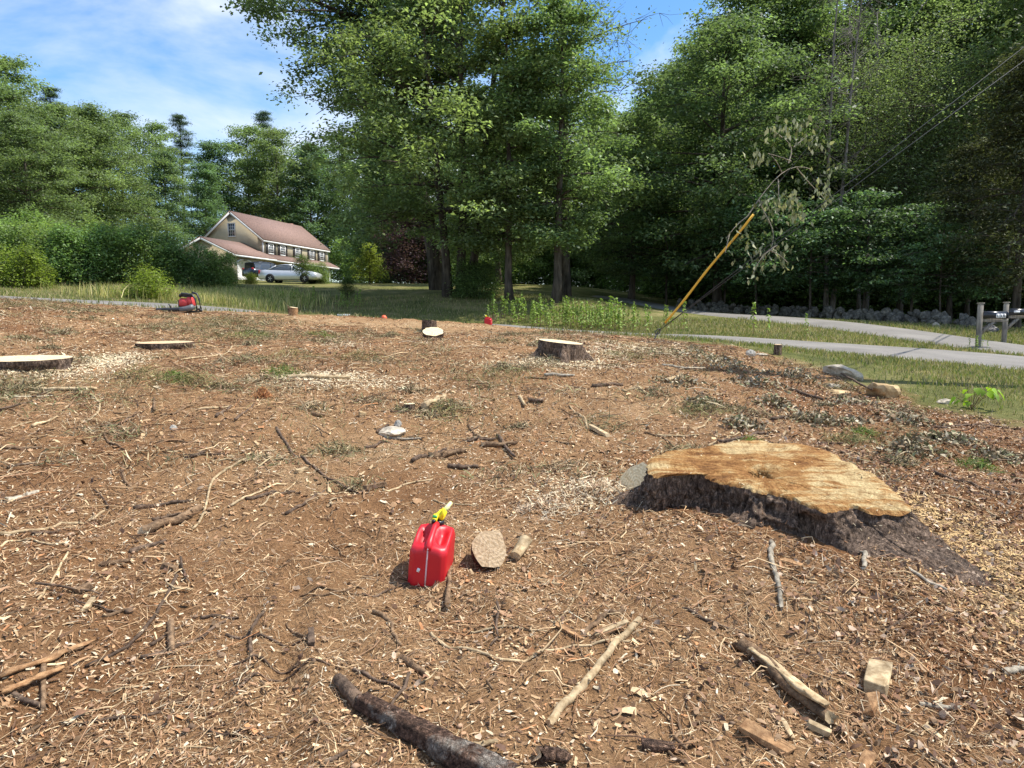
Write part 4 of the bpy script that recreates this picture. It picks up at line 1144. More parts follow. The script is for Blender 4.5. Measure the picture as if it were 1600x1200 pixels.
mpn = N('ShaderNodeMapping'); mpn.inputs['Scale'].default_value = (2.0, 17, 2); mpn.inputs['Rotation'].default_value = (0, 0, .2); Lk(OB, mpn.inputs['Vector'])
n1 = noise(N, Lk, mpn.outputs['Vector'], 1.0, 8, .68, .9)
n2 = noise(N, Lk, OB, 2.6, 5, .6, .5); n3 = noise(N, Lk, OB, 90, 4, .7); n5 = noise(N, Lk, OB, 13, 5, .65)
ad = N('ShaderNodeMath', operation='MULTIPLY_ADD'); ad.inputs[1].default_value = .55; Lk(n2.outputs['Fac'], ad.inputs[0])
mu = N('ShaderNodeMath', operation='MULTIPLY'); mu.inputs[1].default_value = .55; Lk(n1.outputs['Fac'], mu.inputs[0]); Lk(mu.outputs[0], ad.inputs[2])
r = ramp(N, [(.42, (.13, .06, .022)), (.49, (.36, .175, .06)), (.555, (.48, .27, .1)), (.63, (.68, .52, .27))]); Lk(ad.outputs[0], r.inputs['Fac'])
r3 = ramp(N, [(.35, (.62, .56, .5)), (.55, (1, 1, 1)), (.7, (1.25, 1.25, 1.2))]); Lk(n3.outputs['Fac'], r3.inputs['Fac'])
r5 = ramp(N, [(.36, (.6, .5, .42)), (.5, (1, 1, 1))]); Lk(n5.outputs['Fac'], r5.inputs['Fac'])
sep = N('ShaderNodeSeparateXYZ'); Lk(OB, sep.inputs[0])
at = N('ShaderNodeMath', operation='ARCTAN2'); Lk(sep.outputs['Y'], at.inputs[0]); Lk(sep.outputs['X'], at.inputs[1])
ln = N('ShaderNodeVectorMath', operation='LENGTH'); Lk(OB, ln.inputs[0])
cv = N('ShaderNodeCombineXYZ'); am = N('ShaderNodeMath', operation='MULTIPLY'); am.inputs[1].default_value = 5.5; Lk(at.outputs[0], am.inputs[0]); Lk(am.outputs[0], cv.inputs['X']); Lk(ln.outputs['Value'], cv.inputs['Y'])
nr = noise(N, Lk, cv.outputs['Vector'], 1.7, 6, .6, .4)
rc_ = ramp(N, [(.47, (1, 1, 1)), (.497, (.45, .36, .3)), (.503, (.45, .36, .3)), (.53, (1, 1, 1))]); Lk(nr.outputs['Fac'], rc_.inputs['Fac'])
rm_ = N('ShaderNodeMath', operation='MULTIPLY_ADD'); rm_.inputs[1].default_value = .22; Lk(n2.outputs['Fac'], rm_.inputs[0]); Lk(ln.outputs['Value'], rm_.inputs[2])
rs_ = N('ShaderNodeMath', operation='MULTIPLY'); rs_.inputs[1].default_value = 210.0; Lk(rm_.outputs[0], rs_.inputs[0]); sn_ = N('ShaderNodeMath', operation='SINE'); Lk(rs_.outputs[0], sn_.inputs[0])
rr_ = ramp(N, [(0, (.8, .76, .7)), (.6, (1.04, 1.04, 1.04))]); Lk(sn_.outputs[0], rr_.inputs['Fac'])
c = mixc(N, Lk, .6, r.outputs['Color'], rc_.outputs['Color'], 'MULTIPLY'); c = mixc(N, Lk, .5, c, rr_.outputs['Color'], 'MULTIPLY')
c = mixc(N, Lk, .8, c, r3.outputs['Color'], 'MULTIPLY'); c = mixc(N, Lk, .8, c, r5.outputs['Color'], 'MULTIPLY')
Lk(c, b.inputs['Base Color']); b.inputs['Roughness'].default_value = .85; b.inputs['Specular IOR Level'].default_value = .15
sm = N('ShaderNodeMath', operation='ADD'); Lk(n1.outputs['Fac'], sm.inputs[0]); Lk(n3.outputs['Fac'], sm.inputs[1]); bump(N, Lk, b, sm.outputs[0], .9, .02)
M['cut_big'] = m
add('cut_face', mesh_np('cut_face', tv, [ringfaces(0, top_rows)[:, ::-1], fan], M['cut_big'], None, True), big)
sv_ = V[top_rows-1:].reshape(-1, 3) - org
add('bark', mesh_np('stump_bark', sv_, [ringfaces(0, len(V) - top_rows + 1)[:, ::-1]], M['stump_bark'], None, True), big)

def log_between(p0, p1, r0, r1, sides=14, n=7, seed=0, rough=.05, bend=0.0):
    u = np.linspace(0, 1, n)
    rg = np.random.default_rng(seed)
    pts = p0 + (p1 - p0) * u[:, None]
    d = (p1 - p0); L_ = np.linalg.norm(d); s = np.cross(d, [0, 0, 1]); s /= np.linalg.norm(s) + 1e-9
    pts = pts + s * (bend * L_ * np.sin(u * math.pi))[:, None] + rg.normal(0, .0015 * L_ if n > 10 else .006 * L_, (n, 3)) * np.array([1, 1, .3])
    return pts, np.linspace(r0, r1, n)
def make_log(p0, p1, r0, r1, label, bark='log_bark', end='cut_tan', name='log', seed=0, bend=0.0, oval=1.0, rough=.06, sides=14, cat='log', group=None):
    p0 = np.asarray(p0, float); p1 = np.asarray(p1, float)
    c = (p0 + p1) / 2
    pts, rr = log_between(p0 - c, p1 - c, r0, r1, sides, 8 if np.linalg.norm(p1 - p0) < .4 else 22, seed, rough, bend)
    V, Fs = tube(pts, rr, sides, False, rough, seed, oval)
    root = empty(name, tuple(c), 0, label, cat, group)
    add('bark', mesh_np('bark', V, Fs, M[bark], None, True), root)
    for e, idx in ((0, np.arange(sides)), (1, (len(pts)-1)*sides + np.arange(sides))):
        rv = V[idx]; cc = rv.mean(0)
        axis_ = (pts[1] - pts[0]) if e == 0 else (pts[-1] - pts[-2]); axis_ /= np.linalg.norm(axis_)
        cc2 = cc + axis_ * (.002 if e else -.002)
        vv = np.concatenate([rv + axis_ * (.001 if e else -.001), [cc2]])
        ff = np.array([[len(idx), j, (j+1) % len(idx)] for j in range(len(idx))])
        if e == 0: ff = ff[:, ::-1]
        # each end cap in its own frame so that the rings centre on the pith
        q = Vector(axis_ if e else -axis_).to_track_quat('Z', 'Y')
        lv = (vv - cc2) @ np.array(q.to_matrix())
        o = add('cut_end', mesh_np('cut_end', lv, [ff], M[end], None, False), root)
        o.location = cc2; o.rotation_euler = q.to_euler()
    return root

# small stumps: a flared column with a pale cut top
def stump(px, py, wpx, hpx, label, seed, top='cut_pale', tilt=(0, 0), flare=.25, w=None, lobes=4, name='tree_stump', yscale=1.0):
    if w is None: q, w = G(px, py)
    else: q = P(px, py, w); q[2] = Hs(q[0], q[1])
    R_ = wpx / F_PX * w / 2; h = hpx / F_PX * w
    n = 56; a = np.arange(n) / n * 2 * math.pi
    rg = np.random.default_rng(seed)
    sh = 1 + .06 * np.sin(a * 2 + rg.uniform(0, 6)) + .1 * fbm(a*1.3 + seed, 0*a, seed)
    sh[-3:] = np.linspace(sh[-4], sh[0], 5)[1:-1]
    lob = np.maximum(0, np.cos(a * lobes + rg.uniform(0, 6)))**2
    rows = []
    zt = lambda x, y: h + tilt[0]*x + tilt[1]*y
    for s in (0, .06, .2, .4, .6, .8, 1.0, 1.15):
        g_ = .03 * R_ * np.sin(a*19 + s*2) * sstep(0, .1, s) + .04 * R_ * fbm(a*6, 0*a + s*3, seed + 3)
        g_[-4:] *= np.linspace(.8, .1, 4)
        r_ = R_ * sh * (1 + flare * s**1.8 * (.35 + 1.3 * lob)) + g_ - R_ * .16 * (1 - lob) * sstep(.1, .9, s) * (s < .95)
        x, y = np.cos(a)*r_, np.sin(a)*r_*yscale
        z0 = zt(x, y)
        zb = H(q[0] + x, q[1] + y) - q[2] - .05
        rows.append(np.column_stack([x, y, z0 * (1 - s) + np.minimum(zb, z0 - .02) * s]))
    root = empty(name, tuple(q), 0, label, 'stump')
    V = np.concatenate(rows); k = len(rows)
    I, J = np.meshgrid(np.arange(k-1), np.arange(n), indexing='ij'); J2 = (J+1) % n
    Q = np.stack([I*n+J, (I+1)*n+J, (I+1)*n+J2, I*n+J2], -1).reshape(-1, 4)
    add('bark', mesh_np('bark', V, Q, M['stump_bark'], None, True), root)
    fr = [1.0, .8, .55, .3]
    tv = np.concatenate([np.column_stack([rows[0][:, :2]*f, zt(rows[0][:, 0]*f, rows[0][:, 1]*f) + .006 * fbm(rows[0][:, 0]*f*30, rows[0][:, 1]*f*30, seed) * (f < 1) + .001]) for f in fr] + [[[0, 0, h]]])
    Q = np.stack([I[:3]*n+J[:3], I[:3]*n+J2[:3], (I[:3]+1)*n+J2[:3], (I[:3]+1)*n+J[:3]], -1).reshape(-1, 4)
    fan = np.array([[len(tv)-1, 3*n+j, 3*n+(j+1) % n] for j in range(n)])
    add('cut_face', mesh_np('cut_face', tv, [Q, fan], M[top], None, True), root)
    return root
stump(876, 556, 66, 22, 'raised fluted stump with pale top and sawdust around in middle distance', 81, tilt=(-.1, .04), flare=.6, lobes=5)
stump(259, 543, 78, 8, 'low flat pale stump in the dirt left of centre', 82, top='cut_tan', tilt=(0, .02), flare=.08)
stump(38, 571, 132, 11, 'wide pale white-topped stump at the left picture edge', 83, tilt=(.0, .02), flare=.12)
stump(671, 518, 24, 17, 'small far stump with dark ridged bark behind a cut log slice', 84, top='cut_tan', tilt=(-.1, -.05), flare=.1)
stump(640, 640, 17, 9, 'tiny pale sapling stump above the white rounded stone', 85, top='cut_pale', flare=.1)
# cut disc in front of the far stump
q, w = G(675, 527)
d = np.array([.05, -.42, .9]); d /= np.linalg.norm(d)
c = q + np.array([0.02, 0, .06])
make_log(c - d*.045, c + d*.045, .185, .185, 'round cut log slice leaning before the small far stump', end='cut_pale', name='log_slice', seed=5, sides=22)
# cut root stub left of the great stump
c = on_plane(993, 757, .33, 0, 0)
ax = np.array([-.72, -.55, .42]); ax /= np.linalg.norm(ax)
make_log(c - ax*.5 + np.array([0, .05, -.06]), c, .125, .145, 'pale saw-cut root end facing left beside the huge stump', bark='stump_bark', end='cut_pale', name='cut_root', seed=6, oval=1.25, sides=20, cat='root')

# ------------------------------------------------------------------ the red fuel can
M['red'] = plain('red_plastic', (.56, .012, .02), .42, .06, 6, spec=.45)
M['red_far'] = M['red']
M['yellow'] = plain('yellow_plastic', (.82, .66, .02), .4, .05); M['green'] = plain('green_plastic', (.02, .25, .06), .4)
M['nozzle'] = plain('pale_yellow_nozzle', (.75, .8, .35), .4, .05)
M['chalk'] = plain('pale_seam', (.72, .5, .5), .6, .15, 30)
def fuel_can(loc, rot, label, sc=1.0, spout=True):
    r = empty('fuel_can', tuple(loc), 0, label, 'fuel can'); r.rotation_euler = rot; r.scale = (sc,)*3
    a_, b_ = .12, .165; cn = .034
    # outline: chamfered rectangle, densely sampled
    cor = [(-a_+cn, -b_), (a_-cn, -b_), (a_, -b_+cn*.8), (a_, b_-cn*.8), (a_-cn, b_), (-a_+cn, b_), (-a_, b_-cn*.8), (-a_, -b_+cn*.8)]
    pts = []
    for i in range(8):
        p, q = np.array(cor[i]), np.array(cor[(i+1) % 8])
        m_ = 3 if i % 2 else 9
        for k in range(m_): pts.append(p + (q-p)*k/m_)
    o = np.array(pts); n = len(o)
    def ztop(x, y):
        base = .268 + .072 * sstep(-.165, .07, y) - .045 * sstep(.1, .165, y)
        flank = .016 * sstep(.02, .12, np.abs(x))
        rec = .055 * np.exp(-((np.abs(x) - .055)/.03)**2) * sstep(-.11, -.05, y) * sstep(.085, .03, y)
        return base - flank - rec
    rows = []
    for s, z in ((.93, 0.0), (.985, .006), (1.0, .02)):
        rows.append(np.column_stack([o*s, np.full(n, z)]))
    for f in (.12, .3, .5, .7, .86, .95, 1.0):
        s = 1.0 if f < .94 else (.985 if f < .99 else .955)
        rib = 1 - .012 * (np.abs(o[:, 0]) > .115) * (np.sin(f*6.28*3) > .3)
        zt_ = ztop(o[:, 0], o[:, 1]) - .012
        rows.append(np.column_stack([o[:, 0]*s*rib, o[:, 1]*s, .02 + (zt_ - .02)*f]))
    for s in (.9, .8, .68, .55, .42, .28, .14):
        x, y = o[:, 0]*s, o[:, 1]*s
        rows.append(np.column_stack([x, y, ztop(x, y)]))
    V = np.concatenate(rows); k = len(rows)
    I, J = np.meshgrid(np.arange(k-1), np.arange(n), indexing='ij'); J2 = (J+1) % n
    Q = np.stack([I*n+J, I*n+J2, (I+1)*n+J2, (I+1)*n+J], -1).reshape(-1, 4)
    mbb = MB().put(V, [Q, np.array([list(range(n))[::-1], list(range((k-1)*n, k*n))])])
    body = mbb.build('body', M['red'], r, True)
    # carrying handle ridge
    hp = np.array([[0, -.152, .245], [0, -.145, .268], [0, -.12, .292], [0, -.07, .315], [0, 0, .345], [0, .045, .352], [0, .07, .34]])
    V, Fs = tube(hp, [.022, .023, .022, .0195, .0195, .023, .022], 12, True)
    add('handle', mesh_np('handle', V, Fs, M['red'], None, True), r)
    sm = np.array([[0, -b_ - .0015, .02], [0, -b_ - .002, .1], [0, -b_ - .002, .2], [0, -b_*.998, .24], [0, -.168, .256], [0, -.158, .277], [0, -.14, .292]])
    V, Fs = tube(sm, .0052, 6, True); add('seam', mesh_np('seam', V, Fs, M['chalk'], None, True), r)
    MB().box((-.05, -b_ - .0012, .115), (.018, .002, .026), Matrix.Rotation(.3, 3, 'Y')).build('sticker', M['plate'], r)
    if spout:
        zc = .333
        MB().tube(np.array([[0, .105, zc - .03], [0, .105, zc], [0, .105, zc + .004], [0, .105, zc + .03], [0, .105, zc + .034]]), [.036, .036, .043, .043, .036], 20).build('collar', M['black'], r)
        sp = MB()
        d0 = np.array([0.0, .105, zc + .04]); dv = np.array([.42, .6, .62]); dv /= np.linalg.norm(dv)
        sp.tube(np.array([d0 - dv*.0, d0 + dv*.02, d0 + dv*.05, d0 + dv*.07]), [.036, .034, .029, .022], 12)
        sp.box(d0 + np.array([-.012, -.042, .016]), (.034, .06, .034), Matrix.Rotation(.5, 3, 'X'), .008)
        sp.box(d0 + np.array([.03, 0, .045]), (.014, .04, .06), Matrix.Rotation(-.4, 3, 'X'), .005)
        spo = sp.build('spout', M['yellow'], r)
        MB().tube(np.array([d0 + np.array([-.014, -.065, .005]), d0 + np.array([-.016, -.082, 0])]), [.014, .012], 10).build('button', M['black'], spo)
        MB().box(d0 + np.array([-.012, -.055, .03]), (.03, .02, .012), Matrix.Rotation(.5, 3, 'X'), .003).build('trigger', M['green'], spo)
        MB().tube(np.array([d0 + dv*.065, d0 + dv*.1, d0 + dv*.145]), [.02, .016, .0115], 12).build('nozzle', M['nozzle'], spo)
    return r
q, w = G(663, 915)
yaw = rad(-4)
fuel_can(q + np.array([.02, .12, -.012]), (rad(1), rad(5.2), yaw + rad(-2)), 'red plastic fuel can with yellow spout standing on the dirt in the foreground', .86)
q, w = G(763, 507)
q = P(763, 507, 19.6); q[2] = Hs(q[0], q[1])
fuel_can(q, (0, 0, rad(75)), 'small distant red fuel can at the far edge of the dirt', .6, True)

# ------------------------------------------------------------------ backpack blower
q = P(291, 489, 16); q[2] = Hs(q[0], q[1])
bl = empty('backpack_blower', tuple(q), 0, 'red and black backpack leaf blower lying by the road at left', 'leaf blower')
M['redshroud'] = plain('faded_red_plastic', (.6, .06, .06), .5, .15, 8); M['dkplastic'] = plain('dark_grey_plastic', (.03, .03, .032), .5, .2); M['greyplastic'] = plain('grey_plastic', (.12, .125, .13), .4, .15)
MB().box((-.0, -.02, .22), (.2, .24, .2), Matrix.Rotation(.06, 3, 'Y'), .035).build('engine_cover', M['redshroud'], bl, True)
MB().box((.14, -.03, .245), (.09, .2, .22), Matrix.Rotation(-.25, 3, 'Y'), .03).build('fuel_tank', M['redshroud'], bl, True)
MB().box((-.11, -.02, .2), (.03, .18, .15), None, .012).build('air_filter', M['dkplastic'], bl)
mb = MB(); mb.tube(np.array([[.0, .08, .02], [.26, .08, .02], [.3, .08, .06], [.27, .08, .3], [.22, .08, .42], [.12, .08, .45]]), .025, 8); mb.tube(np.array([[.0, -.12, .02], [.26, -.12, .02], [.3, -.12, .06], [.27, -.12, .3], [.2, -.12, .4], [.05, -.12, .4]]), .025, 8)
mb.build('frame', M['dkplastic'], bl, True)
mb = MB(); mb.box((.03, -.02, .37), (.26, .2, .06), Matrix.Rotation(.12, 3, 'Y'), .025); mb.tube(np.array([[-.08, -.1, .35], [-.02, -.13, .42], [.1, -.12, .41], [.2, -.1, .36]]), .028, 7); mb.build('harness', M['dkplastic'], bl, True)
mb = MB(); mb.tube(np.array([[.2, -.1, .14], [.16, -.15, .1], [.05, -.17, .075], [-.06, -.18, .065]]), [.07, .066, .06, .056], 12); mb.build('elbow', M['greyplastic'], bl, True)
tb = MB(); tb.tube(np.array([[-.04, -.18, .065], [-.2, -.18, .062], [-.22, -.18, .062], [-.5, -.17, .056], [-.58, -.165, .055]]), [.053, .052, .048, .046, .048], 14, False); tb.tube(np.array([[-.578, -.165, .055], [-.45, -.17, .056]]), [.041, .04], 14, True)
tube_o = tb.build('tube', M['dkplastic'], bl, True)
MB().tube(np.array([[-.26, -.17, .1], [-.28, -.16, .15], [-.31, -.16, .19]]), [.017, .016, .013], 7).build('grip', M['dkplastic'], tube_o)
MB().tube(np.array([[.3, -.05, .08], [.35, -.05, .06], [.37, -.05, .02]]), .025, 7).build('foot', M['dkplastic'], bl)

# ------------------------------------------------------------------ small things on the far edge
M['orange'] = plain('orange_plastic', (.75, .13, .05), .45, .1)
q = P(600, 500, 19.8); q[2] = Hs(q[0], q[1])
hh = empty('helmet', tuple(q), .4, 'round orange safety helmet lying at the far edge of the dirt', 'helmet')
a = np.linspace(0, math.pi/2, 8)
MB().tube(np.array([[0, 0, .03 + .15*math.sin(t)] for t in a]), [max(.004, .125*math.cos(t)) for t in a], 18).build('shell', M['orange'], hh, True)
MB().tube(np.array([[0, 0, .02], [0, 0, .032]]), [.16, .15], 18).build('brim', M['orange'], hh)
for s in (-1, 1): MB().tube(np.array([[s*.11, 0, .05], [s*.155, 0, .05]]), [.045, .04], 12).build('ear_cup', M['dkplastic'], hh)
hh.scale = (.68,)*3
q = P(537, 494, 20.2); q[2] = Hs(q[0], q[1])
bx = empty('storage_box', tuple(q), .15, 'small pale blue-white low box at the far edge of the dirt', 'box')
MB().box((0, 0, .05), (.32, .2, .1), None, .012).build('tray', plain('blue_white_plastic', (.62, .68, .78), .5, .06), bx)
MB().box((0, 0, .11), (.34, .22, .025), None, .008).build('lid', M['plate'], bx)
q = P(458, 491, 17.5); q[2] = Hs(q[0], q[1])
make_log(q + np.array([0, 0, -.02]), q + np.array([.02, 0, .19]), .11, .1, 'upright pale wood block beside the far road edge', bark='orange_bark', end='cut_pale', name='wood_block', seed=8, sides=9)
make_log(q + np.array([-.1, .02, -.02]), q + np.array([-.13, .02, .24]), .025, .012, 'thin broken stake leaning on the upright wood block', bark='stick_brown', end='cut_tan', name='stake', seed=9, sides=7, cat='stake')
q = P(1214, 554, 12.2); q[2] = Hs(q[0], q[1])
make_log(q + np.array([0, 0, -.05]), q + np.array([.01, 0, .17]), .07, .065, 'short dark upright stub standing among pale stones', bark='stump_bark', end='cut_tan', name='stub', seed=10, sides=9, cat='stub')

# ------------------------------------------------------------------ logs, sticks, roots, bark lying on the dirt
def ground_path(pts, lift):
    out_ = []
    for px, py in pts:
        q, w = G(px, py); out_.append([q[0], q[1], q[2], w])
    out_ = np.array(out_)
    if len(out_) > 2:
        out_ = smooth_path(out_, max(10, 5 * len(out_)))
    else:
        u = np.linspace(0, 1, 13)[:, None]; out_ = out_[0] + (out_[1] - out_[0]) * u
    z = H(out_[:, 0], out_[:, 1])
    out_[:, 2] = np.maximum(.5 * (z + z.mean() if len(pts) == 2 else 2*z), z - .004) + lift
    return out_
SEED = [100]
def stick(pts, tpx, mat, label, name='stick', cat='stick', group=None, taper=.7, raise_=0.0, end='cut_tan'):
    SEED[0] += 1
    w0 = G(*pts[0])[1]
    r = tpx / F_PX * w0 / 2
    q = ground_path(pts, r * .75)
    rg = np.random.default_rng(SEED[0])
    p = q[:, :3].copy()
    n = len(p)
    p += rg.normal(0, r * .14, p.shape) * np.array([1, 1, .5])
    if raise_: p[:, 2] += raise_ * np.linspace(0, 1, n)
    nz_ = np.convolve(rg.normal(0, 1, n + 4), np.ones(5)/5, 'valid'); rr = r * np.linspace(1, taper, n) * (1 + .1 * nz_)
    sides = 10 if tpx >= 9 else (7 if tpx > 4.5 else 5)
    chunk = name in ('wood_chunk', 'wood_block', 'split_limb', 'wood_slab')
    if chunk:
        sides = 6 if name != 'split_limb' else 8
        kk = 4 if len(pts) == 2 else 9
        p = np.stack([np.interp(np.linspace(0, n-1, kk), np.arange(n), p[:, a_]) for a_ in range(3)], -1); rr = np.interp(np.linspace(0, n-1, kk), np.arange(n), rr); n = kk
    c = p.mean(0)
    if tpx >= 8.5:
        V, Fs = tube(p - c, rr, sides, False, .17 if chunk else .06, SEED[0], .75 if chunk else 1.0)
        ax0 = p[0] - p[1]; ax0 /= np.linalg.norm(ax0); ax1 = p[-1] - p[-2]; ax1 /= np.linalg.norm(ax1)
        jag = .25 if mat == 'stick_pale' else .5
        V[:sides] += ax0 * rg.normal(0, r * jag, (sides, 1)); V[-sides:] += ax1 * rg.normal(0, r * jag, (sides, 1))
        root = empty(name, tuple(c), 0, label, cat, group)
        add('bark', mesh_np('bark', V, Fs, M[mat], None, not chunk), root)
        Ln = np.linalg.norm(p[-1] - p[0])
        if Ln > 8 * r and not chunk:
            for _k in range(1 + int(rg.random() < .6)):
                i0 = rg.integers(2, n - 2); dk = rg.normal(0, 1, 3); dk[2] = abs(dk[2]) * .7 + .3; dk -= (dk @ ax1) * ax1 * .6; dk /= np.linalg.norm(dk)
                kv, kf = tube(np.array([p[i0] - c, p[i0] - c + dk*rr[i0]*1.05, p[i0] - c + dk*rr[i0]*rg.uniform(1.3, 2.6) + ax1*rr[i0]*.5]), rr[i0]*np.array([.55, .42, .25]), 6, True, .1, SEED[0])
                add('knot', mesh_np('knot', kv, kf, M[mat], None, True), root)
        for e, idx in ((0, np.arange(sides)), (1, (n-1)*sides + np.arange(sides))):
            rv = V[idx]; cc = rv.mean(0)
            ff = np.array([[sides, j, (j+1) % sides] for j in range(sides)])
            if e == 0: ff = ff[:, ::-1]
            o = add('broken_end' if mat != 'stick_pale' else 'cut_end', mesh_np('end', np.concatenate([rv - cc, [[0, 0, 0]]]), [ff], M[end]), root); o.location = cc
        return root
    V, Fs = tube(p - c, rr, sides, True, .08, SEED[0])
    o = add(name, mesh_np(name, V, Fs, M[mat], None, True), None, label, cat, group); o.location = c
    return o
def slab_piece(pts, tpx, mat, label, name='bark_piece', cat='bark', th=.012, curl=.07):
    """curved slab of bark or split wood lying along a line"""
    SEED[0] += 1
    rg = np.random.default_rng(SEED[0])
    w0 = G(*pts[0])[1]
    hw = tpx / F_PX * w0 / 2
    q = ground_path([pts[0], pts[-1]], .014)[:, :3]; q = q[0] + (q[-1] - q[0]) * np.linspace(0, 1, 9)[:, None]; q[:, 2] = np.maximum(q[:, 2], H(q[:, 0], q[:, 1]) + .008)
    n = len(q); T_ = np.gradient(q, axis=0); T_ /= np.linalg.norm(T_, axis=1, keepdims=True)
    S_ = np.cross(T_, [0, 0, 1]); S_ /= np.linalg.norm(S_, axis=1, keepdims=True)
    k = 6; V = []
    for side in (0, 1):
        for j in range(k):
            u = j / (k-1) * 2 - 1
            wob = 1 + .3 * rg.normal(size=n); wob[[0, -1]] *= .6
            z = (1 - u*u) * hw * curl + (th if side == 0 else 0)
            V.append(q + S_ * (u * hw * wob)[:, None] + np.array([0, 0, 1]) * z + rg.normal(0, .0022, (n, 3)))
    V = np.array(V)
    c = q.mean(0)
    idx = lambda s, j, i: (s*k + j)*n + i
    Q = []
    for i in range(n-1):
        for j in range(k-1):
            Q.append([idx(0,j,i), idx(0,j,i+1), idx(0,j+1,i+1), idx(0,j+1,i)]); Q.append([idx(1,j,i), idx(1,j+1,i), idx(1,j+1,i+1), idx(1,j,i+1)])
        Q.append([idx(0,0,i), idx(1,0,i), idx(1,0,i+1), idx(0,0,i+1)]); Q.append([idx(0,k-1,i), idx(0,k-1,i+1), idx(1,k-1,i+1), idx(1,k-1,i)])
    for j in range(k-1):
        Q.append([idx(0,j,0), idx(0,j+1,0), idx(1,j+1,0), idx(1,j,0)]); Q.append([idx(0,j,n-1), idx(1,j,n-1), idx(1,j+1,n-1), idx(0,j+1,n-1)])
    o = add(name, mesh_np(name, V.reshape(-1, 3) - c, [np.array(Q)], M[mat], None, False), None, label, cat); o.location = c
    return o

def hull_piece(pts, tpx, hpx, mat, label, name='wood_chunk', cat='wood', k=26):
    """broken piece of wood with fractured flat faces"""
    SEED[0] += 1
    rg = np.random.default_rng(SEED[0])
    a, w0 = G(*pts[0]); b, _ = G(*pts[-1])
    d = b - a; L_ = np.linalg.norm(d); d /= L_; s_ = np.cross(d, [0, 0, 1]); s_ /= np.linalg.norm(s_); u_ = np.cross(s_, d)
    hw, hh_ = tpx / F_PX * w0 / 2, hpx / F_PX * w0 / 2
    q = rg.uniform(-1, 1, (k, 3)); q = np.sign(q) * np.abs(q) ** .22
    q[:, 0] *= rg.uniform(.8, 1.0, k); q[:, 1] *= rg.uniform(.75, 1.0, k); q[:, 2] *= rg.uniform(.75, 1.0, k)
    tp = 1 - .25 * rg.random() * (q[:, 0] > 0)
    V = d * (q[:, :1] * L_ / 2) + s_ * (q[:, 1:2] * hw * tp[:, None]) + u_ * (q[:, 2:] * hh_)
    bm = bmesh.new()
    for v in V: bm.verts.new(v)
    bmesh.ops.convex_hull(bm, input=bm.verts)
    bmesh.ops.delete(bm, geom=[v for v in bm.verts if not v.link_faces], context='VERTS')
    bmesh.ops.bevel(bm, geom=bm.edges[:], offset=min(hw, hh_) * .08, segments=1, affect='EDGES')
    me = bpy.data.meshes.new(name); bm.to_mesh(me); bm.free(); me.materials.append(M[mat])
    o = add(name, me, None, label, cat)
    c = (a + b) / 2; o.location = (c[0], c[1], max(c[2], Hs(c[0], c[1])) + hh_ * .7)
    return o

# wedge log right of the can
q, w = G(765, 890)
c = q + np.array([-.0, .02, .11])
dv = np.array([.1, -.83, .42]); dv /= np.linalg.norm(dv)
make_log(c - dv*.13, c + dv*.03, .098, .098, 'short round log right of the red fuel can, its tan cut face toward us', bark='log_bark', end='cut_tan', name='log', seed=21, oval=1.1, sides=18)
q, w = G(817, 875)
d1 = np.array([.045, .13, .035]); make_log(q + np.array([-.045, -.03, .035]), q + np.array([.02, .11, .085]), .034, .042, 'short split tan wood piece right of the round log', bark='stick_pale', end='cut_tan', name='wood_chunk', seed=22, oval=.8, sides=8, cat='wood')
stick([(224,836),(313,796)], 14, 'stick_brown', 'thick straight tan stick lying alone at left', taper=.9)
stick([(350,843),(303,923)], 5, 'stick_dark', 'dark crooked twig sticking up from the dirt at left', name='twig', raise_=-.05)
stick([(276,902),(261,937),(224,990),(175,1028),(133,1046)], 5.5, 'stick_dark', 'long dark forked twig sweeping down left', name='branch', cat='branch')
stick([(266,976),(268,1021)], 12, 'stick_brown', 'stubby brown stick below the long dark forked twig')
stick([(0,836),(122,822),(164,801)], 6, 'stick_pale', 'long pale root running in from the left edge above the curly root', name='root', cat='root')
stick([(0,857),(21,843),(52,845),(70,853),(105,850),(114,857),(91,892),(59,941)], 4.5, 'stick_pale', 'curly pale root looping at the left edge', name='root', cat='root')
slab_piece([(0,1066),(70,1053),(150,1011)], 14, 'orange_bark', 'long orange splintered strip at the left edge', name='wood_splinter', cat='splinter', th=.01)
slab_piece([(0,1090),(60,1072),(100,1050)], 10, 'orange_bark', 'shorter orange strip below the long orange splinter', name='wood_splinter', cat='splinter', th=.01)
stick([(17,1084),(65,1109)], 9, 'stick_dark', 'dark stick lying below the orange splinters')
stick([(68,1034),(68,1116)], 9, 'stick_brown', 'upright-lying brown stick crossing the dark stick at lower left')
hull_piece([(115,930),(147,916)], 13, 10.4, 'stick_brown', 'thick short brown chunk left of the dark forked twig', name='wood_chunk', cat='wood')
hull_piece([(131,958),(147,937)], 10, 8, 'stick_pale', 'small pale chunk below the thick brown chunk', name='wood_chunk', cat='wood')
stick([(0,965),(60,955),(126,937)], 4.5, 'stick_brown', 'straight thin root coming from the left edge under the curly root', name='root', cat='root')
stick([(157,887),(206,880)], 8.5, 'stick_brown', 'short brown stick below the dark splinter at left')
stick([(203,864),(259,848)], 7, 'stick_dark', 'dark flat splinter below the thick straight tan stick')
stick([(234,934),(283,920)], 5, 'stick_pale', 'thin pale splinter at the top fork of the dark twig')
stick([(63,1198),(130,1150),(191,1109)], 4.5, 'stick_brown', 'slim twig rising from the bottom left corner', name='twig')
stick([(161,964),(210,951)], 6.5, 'stick_brown', 'flat tan splinter left of the dark forked twig')
hull_piece([(486,1014),(486,986)], 13, 10.4, 'stick_dark', 'stubby upright-lying chunk in the rut left of the can', name='wood_chunk', cat='wood')
